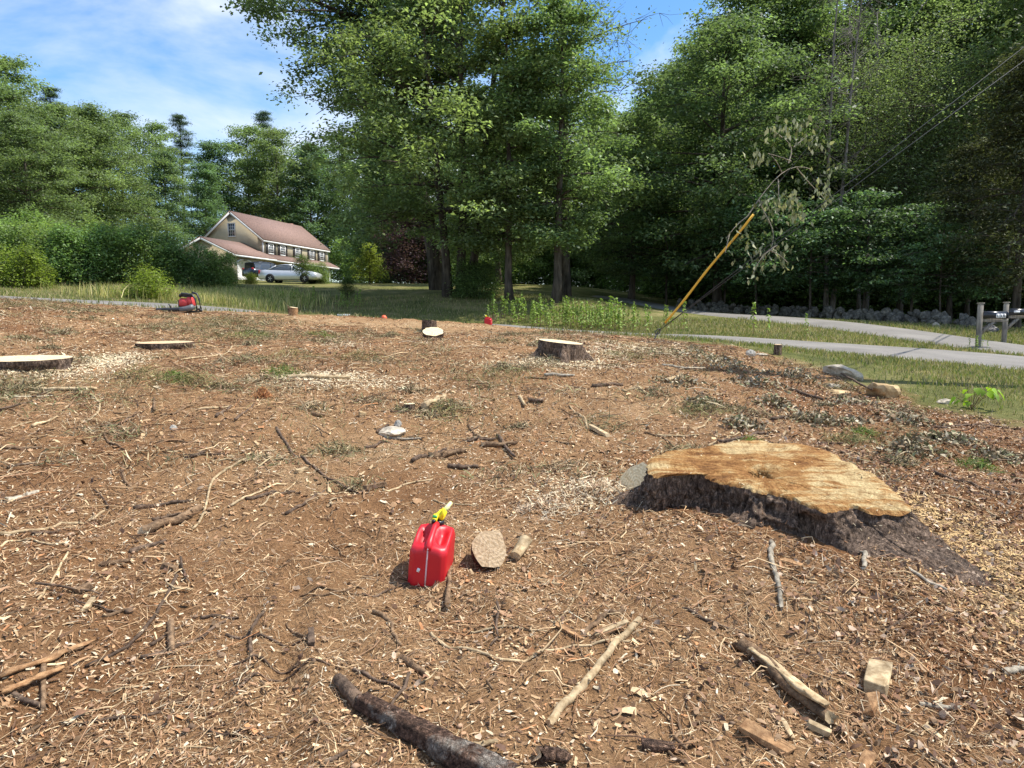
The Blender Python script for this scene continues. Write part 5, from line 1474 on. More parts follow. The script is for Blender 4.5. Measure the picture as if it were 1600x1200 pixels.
hull_piece([(245,1112),(290,1098)], 9, 7.2, 'stick_brown', 'tan flat chunk low in the left foreground', name='wood_chunk', cat='wood')
stick([(353,1146),(385,1161),(434,1146),(490,1119)], 4.5, 'stick_brown', 'bent twig near the bottom edge left of the bark log', name='twig')
stick([(140,1081),(196,1083),(248,1067)], 3.5, 'stick_pale', 'thin pale twig curving through the lower left', name='twig')
hull_piece([(252,888),(276,895)], 11, 8.8, 'stick_brown', 'rounded brown chunk right of the short brown stick', name='wood_chunk', cat='wood')
hull_piece([(35,1154),(66,1139)], 11, 8.8, 'stick_brown', 'brown chunk near the bottom left corner', name='wood_chunk', cat='wood')
# foreground bark log
p0, _ = G(565, 1106); p1, _ = G(800, 1245)
make_log(p0 + np.array([0, 0, .02]), p1 + np.array([0, 0, .035]), .04, .062, 'thick bark-covered limb cut by the bottom edge with whitish patches', bark='lichen_log', end='cut_tan', name='log', seed=31, rough=.12, sides=16)
p0, _ = G(529, 1069); p1, _ = G(566, 1108)
make_log(p0 + np.array([0, 0, .02]), p1 + np.array([0, 0, .02]), .026, .03, 'dark broken limb end just above the bark-covered limb', bark='stick_dark', end='stick_brown', name='log', seed=32, rough=.12, sides=10)
stick([(1000,973),(955,1014),(907,1083),(856,1138)], 12, 'stick_pale', 'long peeled pale stick right of centre foreground', taper=.9)
stick([(673,993),(687,1009),(735,1017),(759,1023),(773,1033),(821,1038),(907,1011),(986,1004)], 5.5, 'stick_pale', 'long wavy pale root below the red fuel can', name='root', cat='root')
stick([(584,959),(611,973),(615,997),(625,1011)], 8, 'stick_brown', 'crooked brown stick below left of the red fuel can')
stick([(625,1031),(670,1059)], 12, 'stick_brown', 'stubby thick stick below the crooked brown stick')
stick([(911,997),(942,966),(976,956)], 10, 'stick_brown', 'brown branch stub lying against the peeled pale stick')
stick([(866,976),(897,942),(912,904)], 4, 'stick_pale', 'thin upright yellow stem right of the log pieces', name='twig')
stick([(725,1176),(777,1162)], 10, 'stick_pale', 'pale stick end beside the bark-covered limb')
hull_piece([(924,1000),(983,976)], 13, 10.4, 'stick_pale', 'pale split chunk beside the orange bark fragment', name='wood_chunk', cat='wood')
hull_piece([(866,980),(911,1004)], 14, 5, 'orange_bark', 'orange bark fragment at the tip of the pale split chunk', name='bark_piece', cat='bark')
stick([(699,956),(704,890)], 10, 'stick_brown', 'brown stick pointing at the right foot of the red can')
stick([(508,1196),(543,1179)], 9, 'stick_dark', 'dark stick at the bottom edge left of the limb')
stick([(488,1117),(515,1138),(527,1179)], 3.5, 'stick_pale', 'thin arched twig left of the bark-covered limb', name='twig')
stick([(842,1188),(882,1194)], 26, 'log_bark', 'round log stub at the bottom edge right of centre', name='log', cat='log')
stick([(842,911),(883,916)], 5, 'stick_pale', 'thin pale twig below the round log', name='twig')
stick([(701,1141),(718,1117)], 6, 'stick_brown', 'small twig just behind the bark-covered limb', name='twig')
# right foreground
stick([(1206,851),(1204,881),(1216,911),(1219,956)], 9, 'stick_grey', 'bent grey weathered stick in front of the huge stump', end='stick_grey')
stick([(1352,855),(1350,892)], 9, 'stick_grey', 'short grey stick at the crevice of the huge stump', end='stick_grey')
stick([(1418,889),(1478,928)], 6, 'stick_grey', 'slim grey stick beside the long root of the huge stump')
stick([(1165,1020),(1210,1065),(1255,1099),(1296,1132)], 27, 'stick_brown', 'thick split limb lying diagonally in the right foreground', name='split_limb', cat='limb', end='stick_pale')
slab_piece([(1172,1030),(1215,1075),(1290,1128)], 15, 'stick_pale', 'pale split strip lying along the thick diagonal limb', name='wood_splinter', cat='splinter').location.z += .03
hull_piece([(1374,1046),(1366,1092)], 40, 26, 'stick_pale', 'broken pale wood block right of the split limb', name='wood_block')
hull_piece([(1364,1096),(1352,1128)], 27, 18, 'orange_bark', 'jagged yellow end piece below the broken wood block')
hull_piece([(1218,876),(1255,887)], 15, 5, 'orange_bark', 'small orange bark chip right of the bent grey stick', name='bark_piece', cat='bark')
hull_piece([(1152,1131),(1242,1187)], 36, 9, 'orange_bark', 'broad orange-brown bark slab near the bottom edge', name='bark_piece', cat='bark')
hull_piece([(1362,1178),(1345,1205)], 22, 7, 'orange_bark', 'red-brown bark piece cut by the bottom edge', name='bark_piece', cat='bark')
stick([(1435,1102),(1499,1112)], 9, 'stick_grey', 'grey-green stick right of the broken wood block', end='stick_grey')
stick([(1568,1052),(1605,1050)], 13, 'stick_grey', 'grey stick entering from the right edge', end='stick_grey')
stick([(1067,952),(1112,979),(1176,999)], 5, 'stick_dark', 'thin dark branch above the split limb', name='branch', cat='branch')
hull_piece([(1000,1172),(1056,1178)], 26, 14, 'log_bark', 'brown log slab at the bottom edge', name='log_slab', cat='log')
hull_piece([(1442,1136),(1472,1159)], 13, 4, 'stick_pale', 'large pale chip at lower right', name='wood_chip', cat='chip')
hull_piece([(1219,1125),(1240,1162)], 9, 7.2, 'stick_pale', 'pale rotten sliver beside the broad bark slab', name='wood_chunk', cat='wood')
hull_piece([(1259,1136),(1300,1159)], 15, 12, 'stick_pale', 'yellow rotten chunk below the end of the split limb', name='wood_chunk', cat='wood')
# left middle ground
stick([(0,581),(110,583)], 5, 'stick_pale', 'pale thin pole lying below the white-topped stump', name='pole', cat='pole')
stick([(50,609),(150,610)], 6, 'stick_pale', 'pale stick second below the white-topped stump')
stick([(10,786),(60,771)], 9, 'stick_grey', 'pale grey board-like stick near the left edge', end='stick_pale')
stick([(51,670),(90,652)], 5.5, 'stick_pale', 'short pale stick in the left middle dirt')
stick([(0,700),(65,701)], 6, 'stick_brown', 'brown stick from the left edge in the middle dirt')
stick([(165,670),(162,685),(195,705)], 4, 'stick_brown', 'hooked brown twig in the left dirt', name='twig')
stick([(225,700),(195,722),(189,740),(200,759)], 5, 'stick_brown', 'c-shaped root in the bare dirt at left', name='root', cat='root')
stick([(400,720),(370,722),(330,750),(322,800),(301,829)], 4.5, 'stick_pale', 'long pale root arching down to the thick straight stick', name='root', cat='root')
stick([(0,645),(78,617)], 4, 'stick_dark', 'dark twig from left edge below the pale sticks', name='twig')
stick([(142,617),(156,630),(156,645),(135,660)], 3.5, 'stick_pale', 'pale bow-shaped twig right of the two pale sticks', name='twig')
stick([(282,564),(355,555),(367,538)], 3.5, 'stick_pale', 'thin bent pale twig right of the low flat stump', name='twig')
stick([(252,651),(290,640),(322,622)], 4.5, 'stick_brown', 'brown twig below the low flat stump', name='twig')
stick([(241,645),(241,622)], 5, 'stick_brown', 'short peg-like stick left of the small brown stone')
stick([(367,660),(397,632)], 4.5, 'stick_dark', 'dark twig under the reddish pine tuft', name='twig')
# centre middle ground
stick([(662,642),(695,622)], 11, 'stick_pale', 'pale peeled log piece right of the tiny sapling stump', name='log', cat='log')
stick([(672,716),(730,707)], 11, 'stick_brown', 'tan stick piece left of the crossed sticks', end='stick_pale')
stick([(752,699),(806,695)], 9, 'stick_brown', 'brown stick in the crossed sticks above the can')
stick([(730,692),(775,687)], 5, 'stick_dark', 'thin dark stick in the crossed sticks above the can')
stick([(777,682),(804,719)], 5.5, 'stick_dark', 'dark stick slanting across the crossed sticks above the can')
stick([(732,665),(752,687)], 4.5, 'stick_brown', 'small twig above the crossed sticks', name='twig')
stick([(700,730),(747,732)], 7, 'stick_dark', 'dark flat stick below the crossed sticks')
hull_piece([(567,770),(605,762)], 11, 8.8, 'stick_brown', 'brown bark chunk up-left of the red fuel can', name='wood_chunk', cat='wood')
stick([(432,670),(485,732),(530,755),(570,772)], 4.5, 'stick_dark', 'dark branching twig ending at the brown bark chunk', name='branch', cat='branch')
hull_piece([(462,741),(482,735)], 9, 7.2, 'stick_pale', 'pale chip lying on the dark branching twig', name='wood_chunk', cat='wood')
stick([(487,647),(507,652)], 7, 'stick_brown', 'small brown stick left of the white rounded stone')
stick([(330,722),(400,720),(500,716)], 3.5, 'stick_pale', 'straight thin root continuing right of the long arching root', name='root', cat='root')
stick([(600,684),(660,687)], 4, 'stick_grey', 'thin grey stick in front of the white rounded stone')
stick([(455,592),(545,594)], 9, 'stick_pale', 'pale sawn slab lying in sawdust at mid left', name='wood_slab', cat='wood')
stick([(850,588),(898,590)], 5.5, 'stick_grey', 'grey-white stick below the raised fluted stump')
stick([(820,590),(855,593)], 4, 'stick_brown', 'thin brown stick left of the grey-white stick')
stick([(812,622),(820,638)], 6, 'stick_pale', 'pale broken stub standing in a dark hollow')
hull_piece([(920,668),(952,684)], 9, 7.2, 'stick_pale', 'yellowish split chunk up-left of the huge stump', name='wood_chunk', cat='wood')
stick([(1042,598),(1066,588)], 8, 'stick_pale', 'pale log piece right of the raised stump', name='log', cat='log')
stick([(1034,572),(1097,580)], 5, 'stick_grey', 'grey branch right of the raised fluted stump', name='branch', cat='branch')
stick([(1232,608),(1285,629)], 6, 'stick_dark', 'dark stick below the pale slanted slab')
stick([(1367,636),(1397,653)], 5, 'stick_pale', 'pale stick below the tan angular boulder')
stick([(1290,575),(1330,600),(1362,622)], 3.5, 'stick_dark', 'thin dark stem leaning over the tan boulder', name='branch', cat='branch', raise_=.1)
stick([(1460,740),(1530,765),(1580,775)], 5, 'stick_dark', 'dark branch right behind the huge stump', name='branch', cat='branch')
stick([(1470,775),(1530,790),(1560,810)], 3.5, 'stick_pale', 'pale thin twig right of the huge stump', name='twig')
stick([(1460,668),(1540,662),(1595,672)], 4.5, 'stick_dark', 'dark twig at the right edge below the green seedling', name='twig')

# more roots and twigs torn out of the left half, one object each
rgx = np.random.default_rng(177)
RL = ['thin torn root curving over the dirt', 'stray twig lying across the dirt', 'short dark stick in the churned dirt']
for k in range(70):
    px = rgx.uniform(10, 780) if k < 50 else rgx.uniform(800, 1250); py = rgx.uniform(600, 1180) if k < 50 else rgx.uniform(600, 700)
    L_ = rgx.uniform(50, 150) * (py - 420) / 500; a = rgx.normal(-.35, .5); b = rgx.normal(0, .35)
    pts = [(px, py), (px + L_*.5*math.cos(a), py + L_*.28*math.sin(a)), (px + L_*.5*math.cos(a) + L_*.5*math.cos(a + b), py + L_*.28*math.sin(a) + L_*.28*math.sin(a + b))]
    if 620 < px < 830 and 800 < py < 930: continue
    j = rgx.integers(3)
    stick(pts, rgx.uniform(2.6, 4.6) * (1 if j < 2 else 1.6), ['stick_pale', 'stick_brown', 'stick_dark'][j], RL[j], name=['root', 'twig', 'stick'][j], cat=['root', 'twig', 'stick'][j], group=['torn roots over the dirt', 'stray twigs over the dirt', 'dark sticks over the dirt'][j])

# scattered loose sticks nobody can tell apart, each its own object
rg = np.random.default_rng(77)
proto = []
for k in range(8):
    n = 6; Ls = rg.uniform(.12, .32); u = np.linspace(-.5, .5, n)
    p = np.stack([u*Ls, np.cumsum(rg.normal(0, .012, n)), np.abs(rg.normal(0, .003, n))], -1)
    r = rg.uniform(.0035, .009)
    V, Fs = tube(p, r*np.linspace(1, .55, n), 6, True, .1, k); proto.append(mesh_np('loose_twig', V, Fs, M[['stick_brown', 'stick_dark', 'stick_brown', 'stick_pale'][k % 4]], None, True))
cnt = 0
while cnt < 150:
    y = rg.uniform(2.0, 9.5); x = rg.uniform(-.78, .78) * y
    if dirt_mask(np.array([x]), np.array([y]))[0] < .6: continue
    if abs(x - ctr[0]) < 1.1 and abs(y - ctr[1]) < 1.0: continue
    o = add('twig', proto[rg.integers(8)], None, 'loose thin twig lying in the wood litter', 'twig', 'loose twigs scattered over the dirt')
    a = rg.uniform(0, 6.28); dz = (Hs(x + .06*math.cos(a), y + .06*math.sin(a)) - Hs(x - .06*math.cos(a), y - .06*math.sin(a))) / .12
    o.location = (x, y, Hs(x, y) + .01); o.rotation_euler = (0, -math.atan(dz), a); s = rg.uniform(.7, 1.3); o.scale = (s,)*3
    cnt += 1

# ------------------------------------------------------------------ litter: chips, straw, leaves, sawdust (uncountable)
def keep_off(x, y):
    """outside the great stump"""
    ii = np.angle(np.exp(1j * (np.arctan2(y - ctr[1], x - ctr[0])[:, None] - ang[None, ::4])))
    j = np.abs(ii).argmin(1) * 4
    return np.hypot(x - ctr[0], y - ctr[1]) > (rad0 + flare * .55 + .02)[j]
def sample(n, y0, y1, p, seed, side=.82, extra=1.7, region=None):
    """ground positions whose density falls with distance**p"""
    rg = np.random.default_rng(seed)
    X, Y = [], []
    tot = 0
    while tot < n:
        k = n * 2
        u = rg.random(k)
        e = 2 - p
        y = (y0**e + u * (y1**e - y0**e)) ** (1/e)
        x = rg.uniform(-1, 1, k) * (side * y + extra)
        ok = dirt_mask(x, y) > rg.uniform(.25, .8, k)
        if region is not None: ok &= region(x, y, rg)
        x, y = x[ok], y[ok]
        X.append(x); Y.append(y); tot += len(x)
    X = np.concatenate(X)[:n]; Y = np.concatenate(Y)[:n]
    m_ = keep_off(X, Y)
    return X[m_], Y[m_], rg
PAL = np.array([(.57, .41, .235), (.46, .305, .165), (.335, .2, .105), (.22, .122, .063), (.12, .068, .04), (.39, .23, .13), (.62, .51, .35), (.42, .2, .09)])
def normals(x, y):
    e = .03
    dzx = (H(x + e, y) - H(x - e, y)) / (2*e); dzy = (H(x, y + e) - H(x, y - e)) / (2*e)
    n = np.stack([-dzx, -dzy, np.ones_like(x)], -1)
    return n / np.linalg.norm(n, axis=1, keepdims=True)
def flakes(name, x, y, L_, W_, tilt, lift, cols, rg, seg=2, curl=.25, mat='litter', up=None, taper=(.45, 1.0), zz=None, nrm=None):
    n = len(x)
    z = (H(x, y) if zz is None else zz) + lift
    Nn = (normals(x, y) if nrm is None else nrm) + rg.normal(0, 1, (n, 3)) * tilt[:, None]
    Nn /= np.linalg.norm(Nn, axis=1, keepdims=True)
    t = rg.normal(0, 1, (n, 3)); t -= (t*Nn).sum(1, keepdims=True)*Nn; t /= np.linalg.norm(t, axis=1, keepdims=True)
    s = np.cross(Nn, t)
    C = np.stack([x, y, z], -1)
    V = np.empty((n, (seg+1)*2, 3))
    for k in range(seg+1):
        u = k/seg - .5
        wk = W_ * (1.0 if 0 < k < seg else rg.uniform(taper[0], taper[1], n)) * .5
        c = C + t*(L_*u)[:, None] + Nn*(curl*L_*(.25 - u*u)*rg.choice([-1, 1], n))[:, None]
        sk = s * wk[:, None] + Nn * (wk * rg.normal(0, .25, n))[:, None]
        V[:, 2*k] = c - sk; V[:, 2*k+1] = c + sk
    base = np.arange(n)[:, None]*(2*(seg+1))
    Q = np.concatenate([base + np.array([[2*k, 2*k+2, 2*k+3, 2*k+1]]) for k in range(seg)])
    col = np.repeat(cols, 2*(seg+1), axis=0)
    return mesh_np(name, V.reshape(-1, 3), Q, M[mat], col)
def litter_keep(sc, lo, seed):
    return lambda x, y, rg: np.clip(lo + 1.15 * sstep(-.2, .2, fbm(x*sc, y*sc, seed) + .25*fbm(x*sc*5, y*sc*5, seed + 9)), 0, 1) > rg.random(len(x))
def colours(n, w, rg, var=.18):
    w = np.array(w, float); c = PAL[rg.choice(len(PAL), n, p=w/w.sum())]
    return np.clip(c * rg.lognormal(0, var, (n, 1)), .01, .9)
# broad wood and bark chips
x, y, rg = sample(72000, 1.35, 19, 1.55, 201, region=litter_keep(.9, .04, 71))
n = len(x); g_ = 1 + y/11
w_ = sstep(1, 4.5, x)
c = colours(n, [3, 4, 5, 5, 3, 3, 1.4, .8], rg)
add('wood_chips', flakes('wood_chips', x, y, rg.lognormal(math.log(.0155), .55, n)*g_, rg.lognormal(math.log(.0055), .4, n)*g_, rg.uniform(.1, .55, n), rg.uniform(.001, .012, n), c, rg), kind='stuff', label='brown and tan wood chips covering the churned dirt', cat='wood chips')
# fine shreds and straw
x, y, rg = sample(172000, 1.3, 17, 1.5, 202, region=litter_keep(1.1, .2, 72))
n = len(x); g_ = 1 + y/12
c = colours(n, [5, 5, 5, 4, 2.5, 2, 1.6, .5], rg)
add('straw_litter', flakes('straw_litter', x, y, rg.lognormal(math.log(.027), .6, n)*g_, rg.uniform(.0013, .003, n)*g_, rg.uniform(.1, .5, n), rg.uniform(.001, .014, n), c, rg, 1, 0), kind='stuff', label='fine straw and wood shreds strewn over the dirt', cat='straw')
# a few larger chips and bark flakes
x, y, rg = sample(5000, 1.4, 16, 1.4, 212, region=litter_keep(.8, .08, 78))
n = len(x); c = colours(n, [3, 3, 5, 5, 2, 3, 2, 1], rg)
add('bark_flakes', flakes('bark_flakes', x, y, rg.lognormal(math.log(.036), .45, n)*(1 + y/20), rg.lognormal(math.log(.013), .4, n)*(1 + y/20), rg.uniform(.1, .5, n), rg.uniform(.003, .014, n), c, rg, 3, .3), kind='stuff', label='larger bark flakes and splinters among the litter', cat='bark')
# pale fresh chips
x, y, rg = sample(15000, 1.35, 18, 1.5, 203, region=litter_keep(.7, .12, 73))
n = len(x); g_ = 1 + y/14
c = np.clip(np.array([.6, .48, .33]) * rg.lognormal(0, .15, (n, 1)), 0, .88)
add('pale_chips', flakes('pale_chips', x, y, rg.lognormal(math.log(.0125), .5, n)*g_, rg.lognormal(math.log(.0048), .3, n)*g_, rg.uniform(.1, .6, n), rg.uniform(.003, .014, n), c, rg), kind='stuff', label='pale fresh wood chips sprinkled over the dirt', cat='wood chips')
# dead leaves, thicker at the right
x, y, rg = sample(13000, 1.5, 14, 1.2, 204, region=lambda x, y, r: r.random(len(x)) < .03 + .97*sstep(.6, 4.5, x + .22*y)*sstep(.35, .6, fbm(x*.8, y*.8, 74) + .5))
n = len(x)
pal = np.array([(.2, .11, .065), (.3, .18, .11), (.46, .34, .24), (.13, .075, .05), (.26, .17, .1)])
c = pal[rg.integers(0, 5, n)] * rg.lognormal(0, .2, (n, 1))
add('dead_leaves', flakes('dead_leaves', x, y, rg.uniform(.02, .055, n), rg.uniform(.01, .026, n), rg.uniform(.3, .9, n), rg.uniform(.004, .03, n), c, rg, 3, .6, taper=(.05, .3)), kind='stuff', label='curled dead leaves lying thick on the dirt at right', cat='leaves')
# sawdust on the piles
X, Y = [], []; rg = np.random.default_rng(205)
for sx, sy, rx, ry, am in SAW[:10] + SAW[12:13]:
    k = int(1500 * am * max(1, (rx*ry)/.1)); k = min(k, 4500)
    X.append(sx + rg.normal(0, rx*.75, k)); Y.append(sy + rg.normal(0, ry*.75, k))
x = np.concatenate(X); y = np.concatenate(Y); m_ = keep_off(x, y); x, y = x[m_], y[m_]; n = len(x)
c = np.where((x > 1.5)[:, None] & (y < 7)[:, None], np.array([[.55, .37, .17]]), np.array([[.68, .56, .37]])) * rg.lognormal(0, .14, (n, 1))
add('sawdust', flakes('sawdust', x, y, rg.uniform(.012, .035, n)*(1 + y/14), rg.uniform(.004, .01, n)*(1 + y/14), rg.uniform(.1, .5, n), rg.uniform(.002, .02, n), np.clip(c, 0, .9), rg, 1, 0), kind='stuff', label='pale fresh sawdust and shavings heaped around the stumps', cat='sawdust')
# dust and chips on the great cut face
rg = np.random.default_rng(206); k = 1500
f = np.sqrt(rg.random(k)); j = rg.integers(0, NB, k); pp = ctr + (ring[j] - ctr) * f[:, None] * .97
from mathutils.bvhtree import BVHTree
def bvh_of(names):
    vs, ps = [], []
    for o in big.children:
        if o.name.split('.')[0] in names:
            k0 = len(vs); vs += [o.parent.location + v.co for v in o.data.vertices]; ps += [[k0 + i for i in p.vertices] for p in o.data.polygons]
    return BVHTree.FromPolygons(vs, ps)
bv = bvh_of(('cut_face', 'bark'))
sx_ = rg.uniform(ctr[0] - 1.3, ctr[0] + 2.0, 9000); sy_ = rg.uniform(ctr[1] - 1.5, ctr[1] + 1.1, 9000)
hx, hz, hn, hc = [], [], [], []
for a_, b_ in zip(sx_, sy_):
    hit = bv.ray_cast(Vector((a_, b_, 3)), Vector((0, 0, -1)))
    if hit[0] is None or hit[1].z < .45 and rg.random() < .7: continue
    top_ = hit[0].z > topz(a_, b_) - .07
    if top_ and rg.random() < .72: continue
    hx.append((a_, b_)); hz.append(hit[0].z); hn.append(tuple(hit[1])); hc.append(((.58, .42, .22), (.45, .26, .11), (.66, .53, .32))[rg.integers(3)] if top_ else PAL[rg.integers(len(PAL))] * .8)
hx = np.array(hx); n = len(hx)
add('stump_shavings', flakes('stump_shavings', hx[:, 0], hx[:, 1], rg.uniform(.01, .034, n), rg.uniform(.003, .009, n), rg.uniform(.1, .4, n), rg.uniform(.002, .006, n), np.array(hc) * rg.lognormal(0, .15, (n, 1)), rg, 1, 0, zz=np.array(hz), nrm=np.array(hn)), kind='stuff', label='saw shavings and chips lying on the huge stump and its root', cat='shavings')
# olive needles and bruised greens in patches over the upper ground
x, y, rg = sample(18000, 5.0, 17, .9, 209, region=lambda x, y, r: r.random(len(x)) < .02 + sstep(5, 8, y)*sstep(.0, .25, fbm(x*.55, y*.55, 76)))
n = len(x); pal = np.array([(.16, .145, .06), (.11, .115, .045), (.26, .2, .1), (.1, .08, .045), (.34, .27, .16), (.15, .14, .06)])
c = pal[rg.integers(0, 6, n)] * rg.lognormal(0, .2, (n, 1))
add('needle_litter', flakes('needle_litter', x, y, rg.uniform(.05, .13, n)*(1 + y/16), rg.uniform(.002, .005, n)*(1 + y/12), rg.uniform(.2, .8, n), rg.uniform(.003, .035, n), c, rg, 1, 0), kind='stuff', label='olive needles and bruised greens matted over the upper dirt', cat='needles')
# heaps of torn brush over the upper ground
rg = np.random.default_rng(214); X, Y, Zl, Cc = [], [], [], []
pal = np.array([(.2, .17, .08), (.13, .12, .06), (.32, .25, .14), (.1, .075, .045), (.46, .36, .22), (.17, .18, .08), (.27, .17, .1)])
for _ in range(150):
    cy = rg.uniform(5.2, 15.5); cx = rg.uniform(-.75, .6) * cy
    if dirt_mask(np.array([cx]), np.array([cy]))[0] < .8: continue
    k = int(rg.uniform(60, 260)); R_ = rg.uniform(.12, .42); d = rg.normal(0, .5, (k, 2)) * R_ * np.array([1.3, .8])
    X.append(cx + d[:, 0]); Y.append(cy + d[:, 1]); Zl.append(rg.random(k) * rg.uniform(.03, .11) * np.exp(-(d**2).sum(1)/R_**2*2) + .003)
    Cc.append(pal[np.clip((rg.normal(rg.uniform(0, 6), 1.5, k)).astype(int), 0, 6)] * rg.lognormal(0, .22, (k, 1)))
X = np.concatenate(X); Y = np.concatenate(Y); Zl = np.concatenate(Zl); Cc = np.concatenate(Cc); m_ = keep_off(X, Y); X, Y, Zl, Cc = X[m_], Y[m_], Zl[m_], Cc[m_]; n = len(X)
add('brush_litter', flakes('brush_litter', X, Y, rg.lognormal(math.log(.085), .45, n), rg.uniform(.004, .012, n), rg.uniform(.3, .9, n), Zl, np.clip(Cc, .01, .9), rg, 2, .3, taper=(.1, .6)), kind='stuff', label='low heaps of torn brush and shredded twigs over the upper dirt', cat='brush')
# thin twigs of the brush
x, y, rg = sample(6500, 1.4, 17, 1.0, 207, region=litter_keep(.6, .1, 75))
mbt_V, mbt_F, mbt_c = [], [], []
off = 0
dirv = rg.uniform(0, 6.28, len(x)); Lt = rg.lognormal(math.log(.13), .5, len(x)) * (1 + y/14); rt = rg.uniform(.0012, .0036, len(x)) * (1 + y/12)
zs = H(x, y)
za = H(x - np.cos(dirv)*Lt/2, y - np.sin(dirv)*Lt/2); zb = H(x + np.cos(dirv)*Lt/2, y + np.sin(dirv)*Lt/2)
cc_ = colours(len(x), [2, 3, 5, 5, 3, 2, 1, 1], rg)
for i in range(len(x)):
    cx, sx_ = math.cos(dirv[i]), math.sin(dirv[i]); b1, b2 = rg.normal(0, .14, 2) * Lt[i]
    p = np.array([[x[i] - cx*Lt[i]/2, y[i] - sx_*Lt[i]/2, za[i]], [x[i] - cx*Lt[i]*.15 - sx_*b1, y[i] - sx_*Lt[i]*.15 + cx*b1, zs[i] + rg.uniform(0, .03)], [x[i] + cx*Lt[i]*.2 - sx_*b2, y[i] + sx_*Lt[i]*.2 + cx*b2, zs[i] + rg.uniform(0, .03)], [x[i] + cx*Lt[i]/2, y[i] + sx_*Lt[i]/2, zb[i] + rg.uniform(0, .02)]])
    p[:, 2] += rt[i] + .004
    V, Fs = tube(p, rt[i]*np.array([1, .9, .75, .5]), 3, False)
    mbt_V.append(V); mbt_F.append(Fs[0] + off); off += len(V); mbt_c.append(np.repeat(cc_[i][None], len(V), 0))
add('twig_litter', mesh_np('twig_litter', np.concatenate(mbt_V), np.concatenate(mbt_F), M['litter'], np.concatenate(mbt_c)), kind='stuff', label='fine twigs tangled all over the dirt', cat='twigs')

# pebbles and clods
rg = np.random.default_rng(208)
x, y, rg = sample(2600, 1.4, 12, 1.5, 208)
bm = bmesh.new(); bmesh.ops.create_icosphere(bm, subdivisions=1, radius=1); bm.verts.ensure_lookup_table()
iv = np.array([v.co for v in bm.verts]); bf = np.array([[v.index for v in f.verts] for f in bm.faces]); bm.free()
n = len(x); sc_ = rg.lognormal(math.log(.006), .45, n)
V = iv[None] * (1 + rg.normal(0, .3, (n, len(iv), 1))) * sc_[:, None, None] * np.array([1.2, 1, .7]); V += np.stack([x, y, H(x, y) + sc_*.3], -1)[:, None]
Fq = (bf[None] + (np.arange(n)*len(iv))[:, None, None]).reshape(-1, 3)
c = np.repeat(np.array([.27, .175, .11]) * rg.lognormal(0, .3, (n, 1)), len(iv), 0)
add('soil_clods', mesh_np('soil_clods', V.reshape(-1, 3), Fq, M['litter'], c), kind='stuff', label='small soil clods and pebbles on the bare dirt', cat='soil')

# brush tufts: wilted leaves, pine needle heaps and grass in the dirt
def tuft(px, py, rpx, hpx, k, pal, label, name='brush', cat='brush', Ls=(.04, .1), Wd=(.01, .03), seed=0, group=None, upright=.5, mat='litter'):
    q, w = G(px, py); rg = np.random.default_rng(seed + int(px*7 + py))
    R_ = rpx / F_PX * w; hh_ = hpx / F_PX * w
    d = rg.normal(0, .5, (k, 2)) * R_; d[:, 1] *= .8
    x, y = q[0] + d[:, 0], q[1] + d[:, 1]
    rr = np.hypot(d[:, 0], d[:, 1]) / R_
    lift = rg.random(k) * hh_ * np.exp(-rr**2*2)
    pal = np.array(pal); c = pal[rg.integers(0, len(pal), k)] * rg.lognormal(0, .22, (k, 1))
    me = flakes(name, x, y, rg.uniform(*Ls, k), rg.uniform(*Wd, k), np.full(k, upright), lift + .004, np.clip(c, .01, .9), rg, 2, .35, mat, taper=(.1, .5))
    for v in (me,): v.transform(Matrix.Translation((-q[0], -q[1], -q[2])))
    o = add(name, me, None, label, cat, group, 'stuff'); o.location = q
    return o
WL = [(.25, .2, .12), (.38, .32, .2), (.16, .12, .07), (.5, .43, .3), (.22, .15, .09), (.2, .2, .1)]
NB_ = [(.2, .19, .07), (.13, .14, .05), (.3, .24, .1), (.1, .09, .04)]
GB = [(.12, .18, .035), (.18, .24, .05), (.08, .13, .03), (.3, .3, .12)]
for i, (px, py, r, h, k, l) in enumerate([(1277,660,34,20,260,'grey wilted leaf clump below the tan angular boulder'),(1161,668,30,18,220,'grey wilted leaf clump behind the huge stump left end'),(1430,705,42,24,330,'wilted leaf heap right behind the huge stump'),(1213,634,30,16,200,'wilted leaf clump above the grey clumps'),
      (1100,628,26,12,160,'wilted leafy twig heap left of the grey clumps'),(1240,590,36,16,220,'wilted leafy brush beside the pale slab'),(1140,575,40,18,240,'wilted brush right of the guy anchor'),(1470,690,26,14,150,'small wilted leaf heap at right'),(1330,660,22,10,110,'small wilted clump under the tan boulder'),(1560,720,40,18,260,'wilted brush at the right edge behind the stump'),(1085,560,40,16,220,'leafy brush just right of the guy anchor'),(1190,605,44,16,240,'dry leafy brush left of the pale slab'),(1060,600,40,12,200,'dry brush around the pale log piece'),(1330,630,40,14,200,'dry brush under the slab and boulder'),(1420,660,40,14,220,'dry brush left of the bright seedling'),(1500,690,40,14,220,'dry brush right behind the wilted heap')]):
    tuft(px, py, r*1.25, h, int(k*1.3), WL, l, 'wilted_brush', 'brush', (.035, .085), (.012, .034), i, upright=.9)
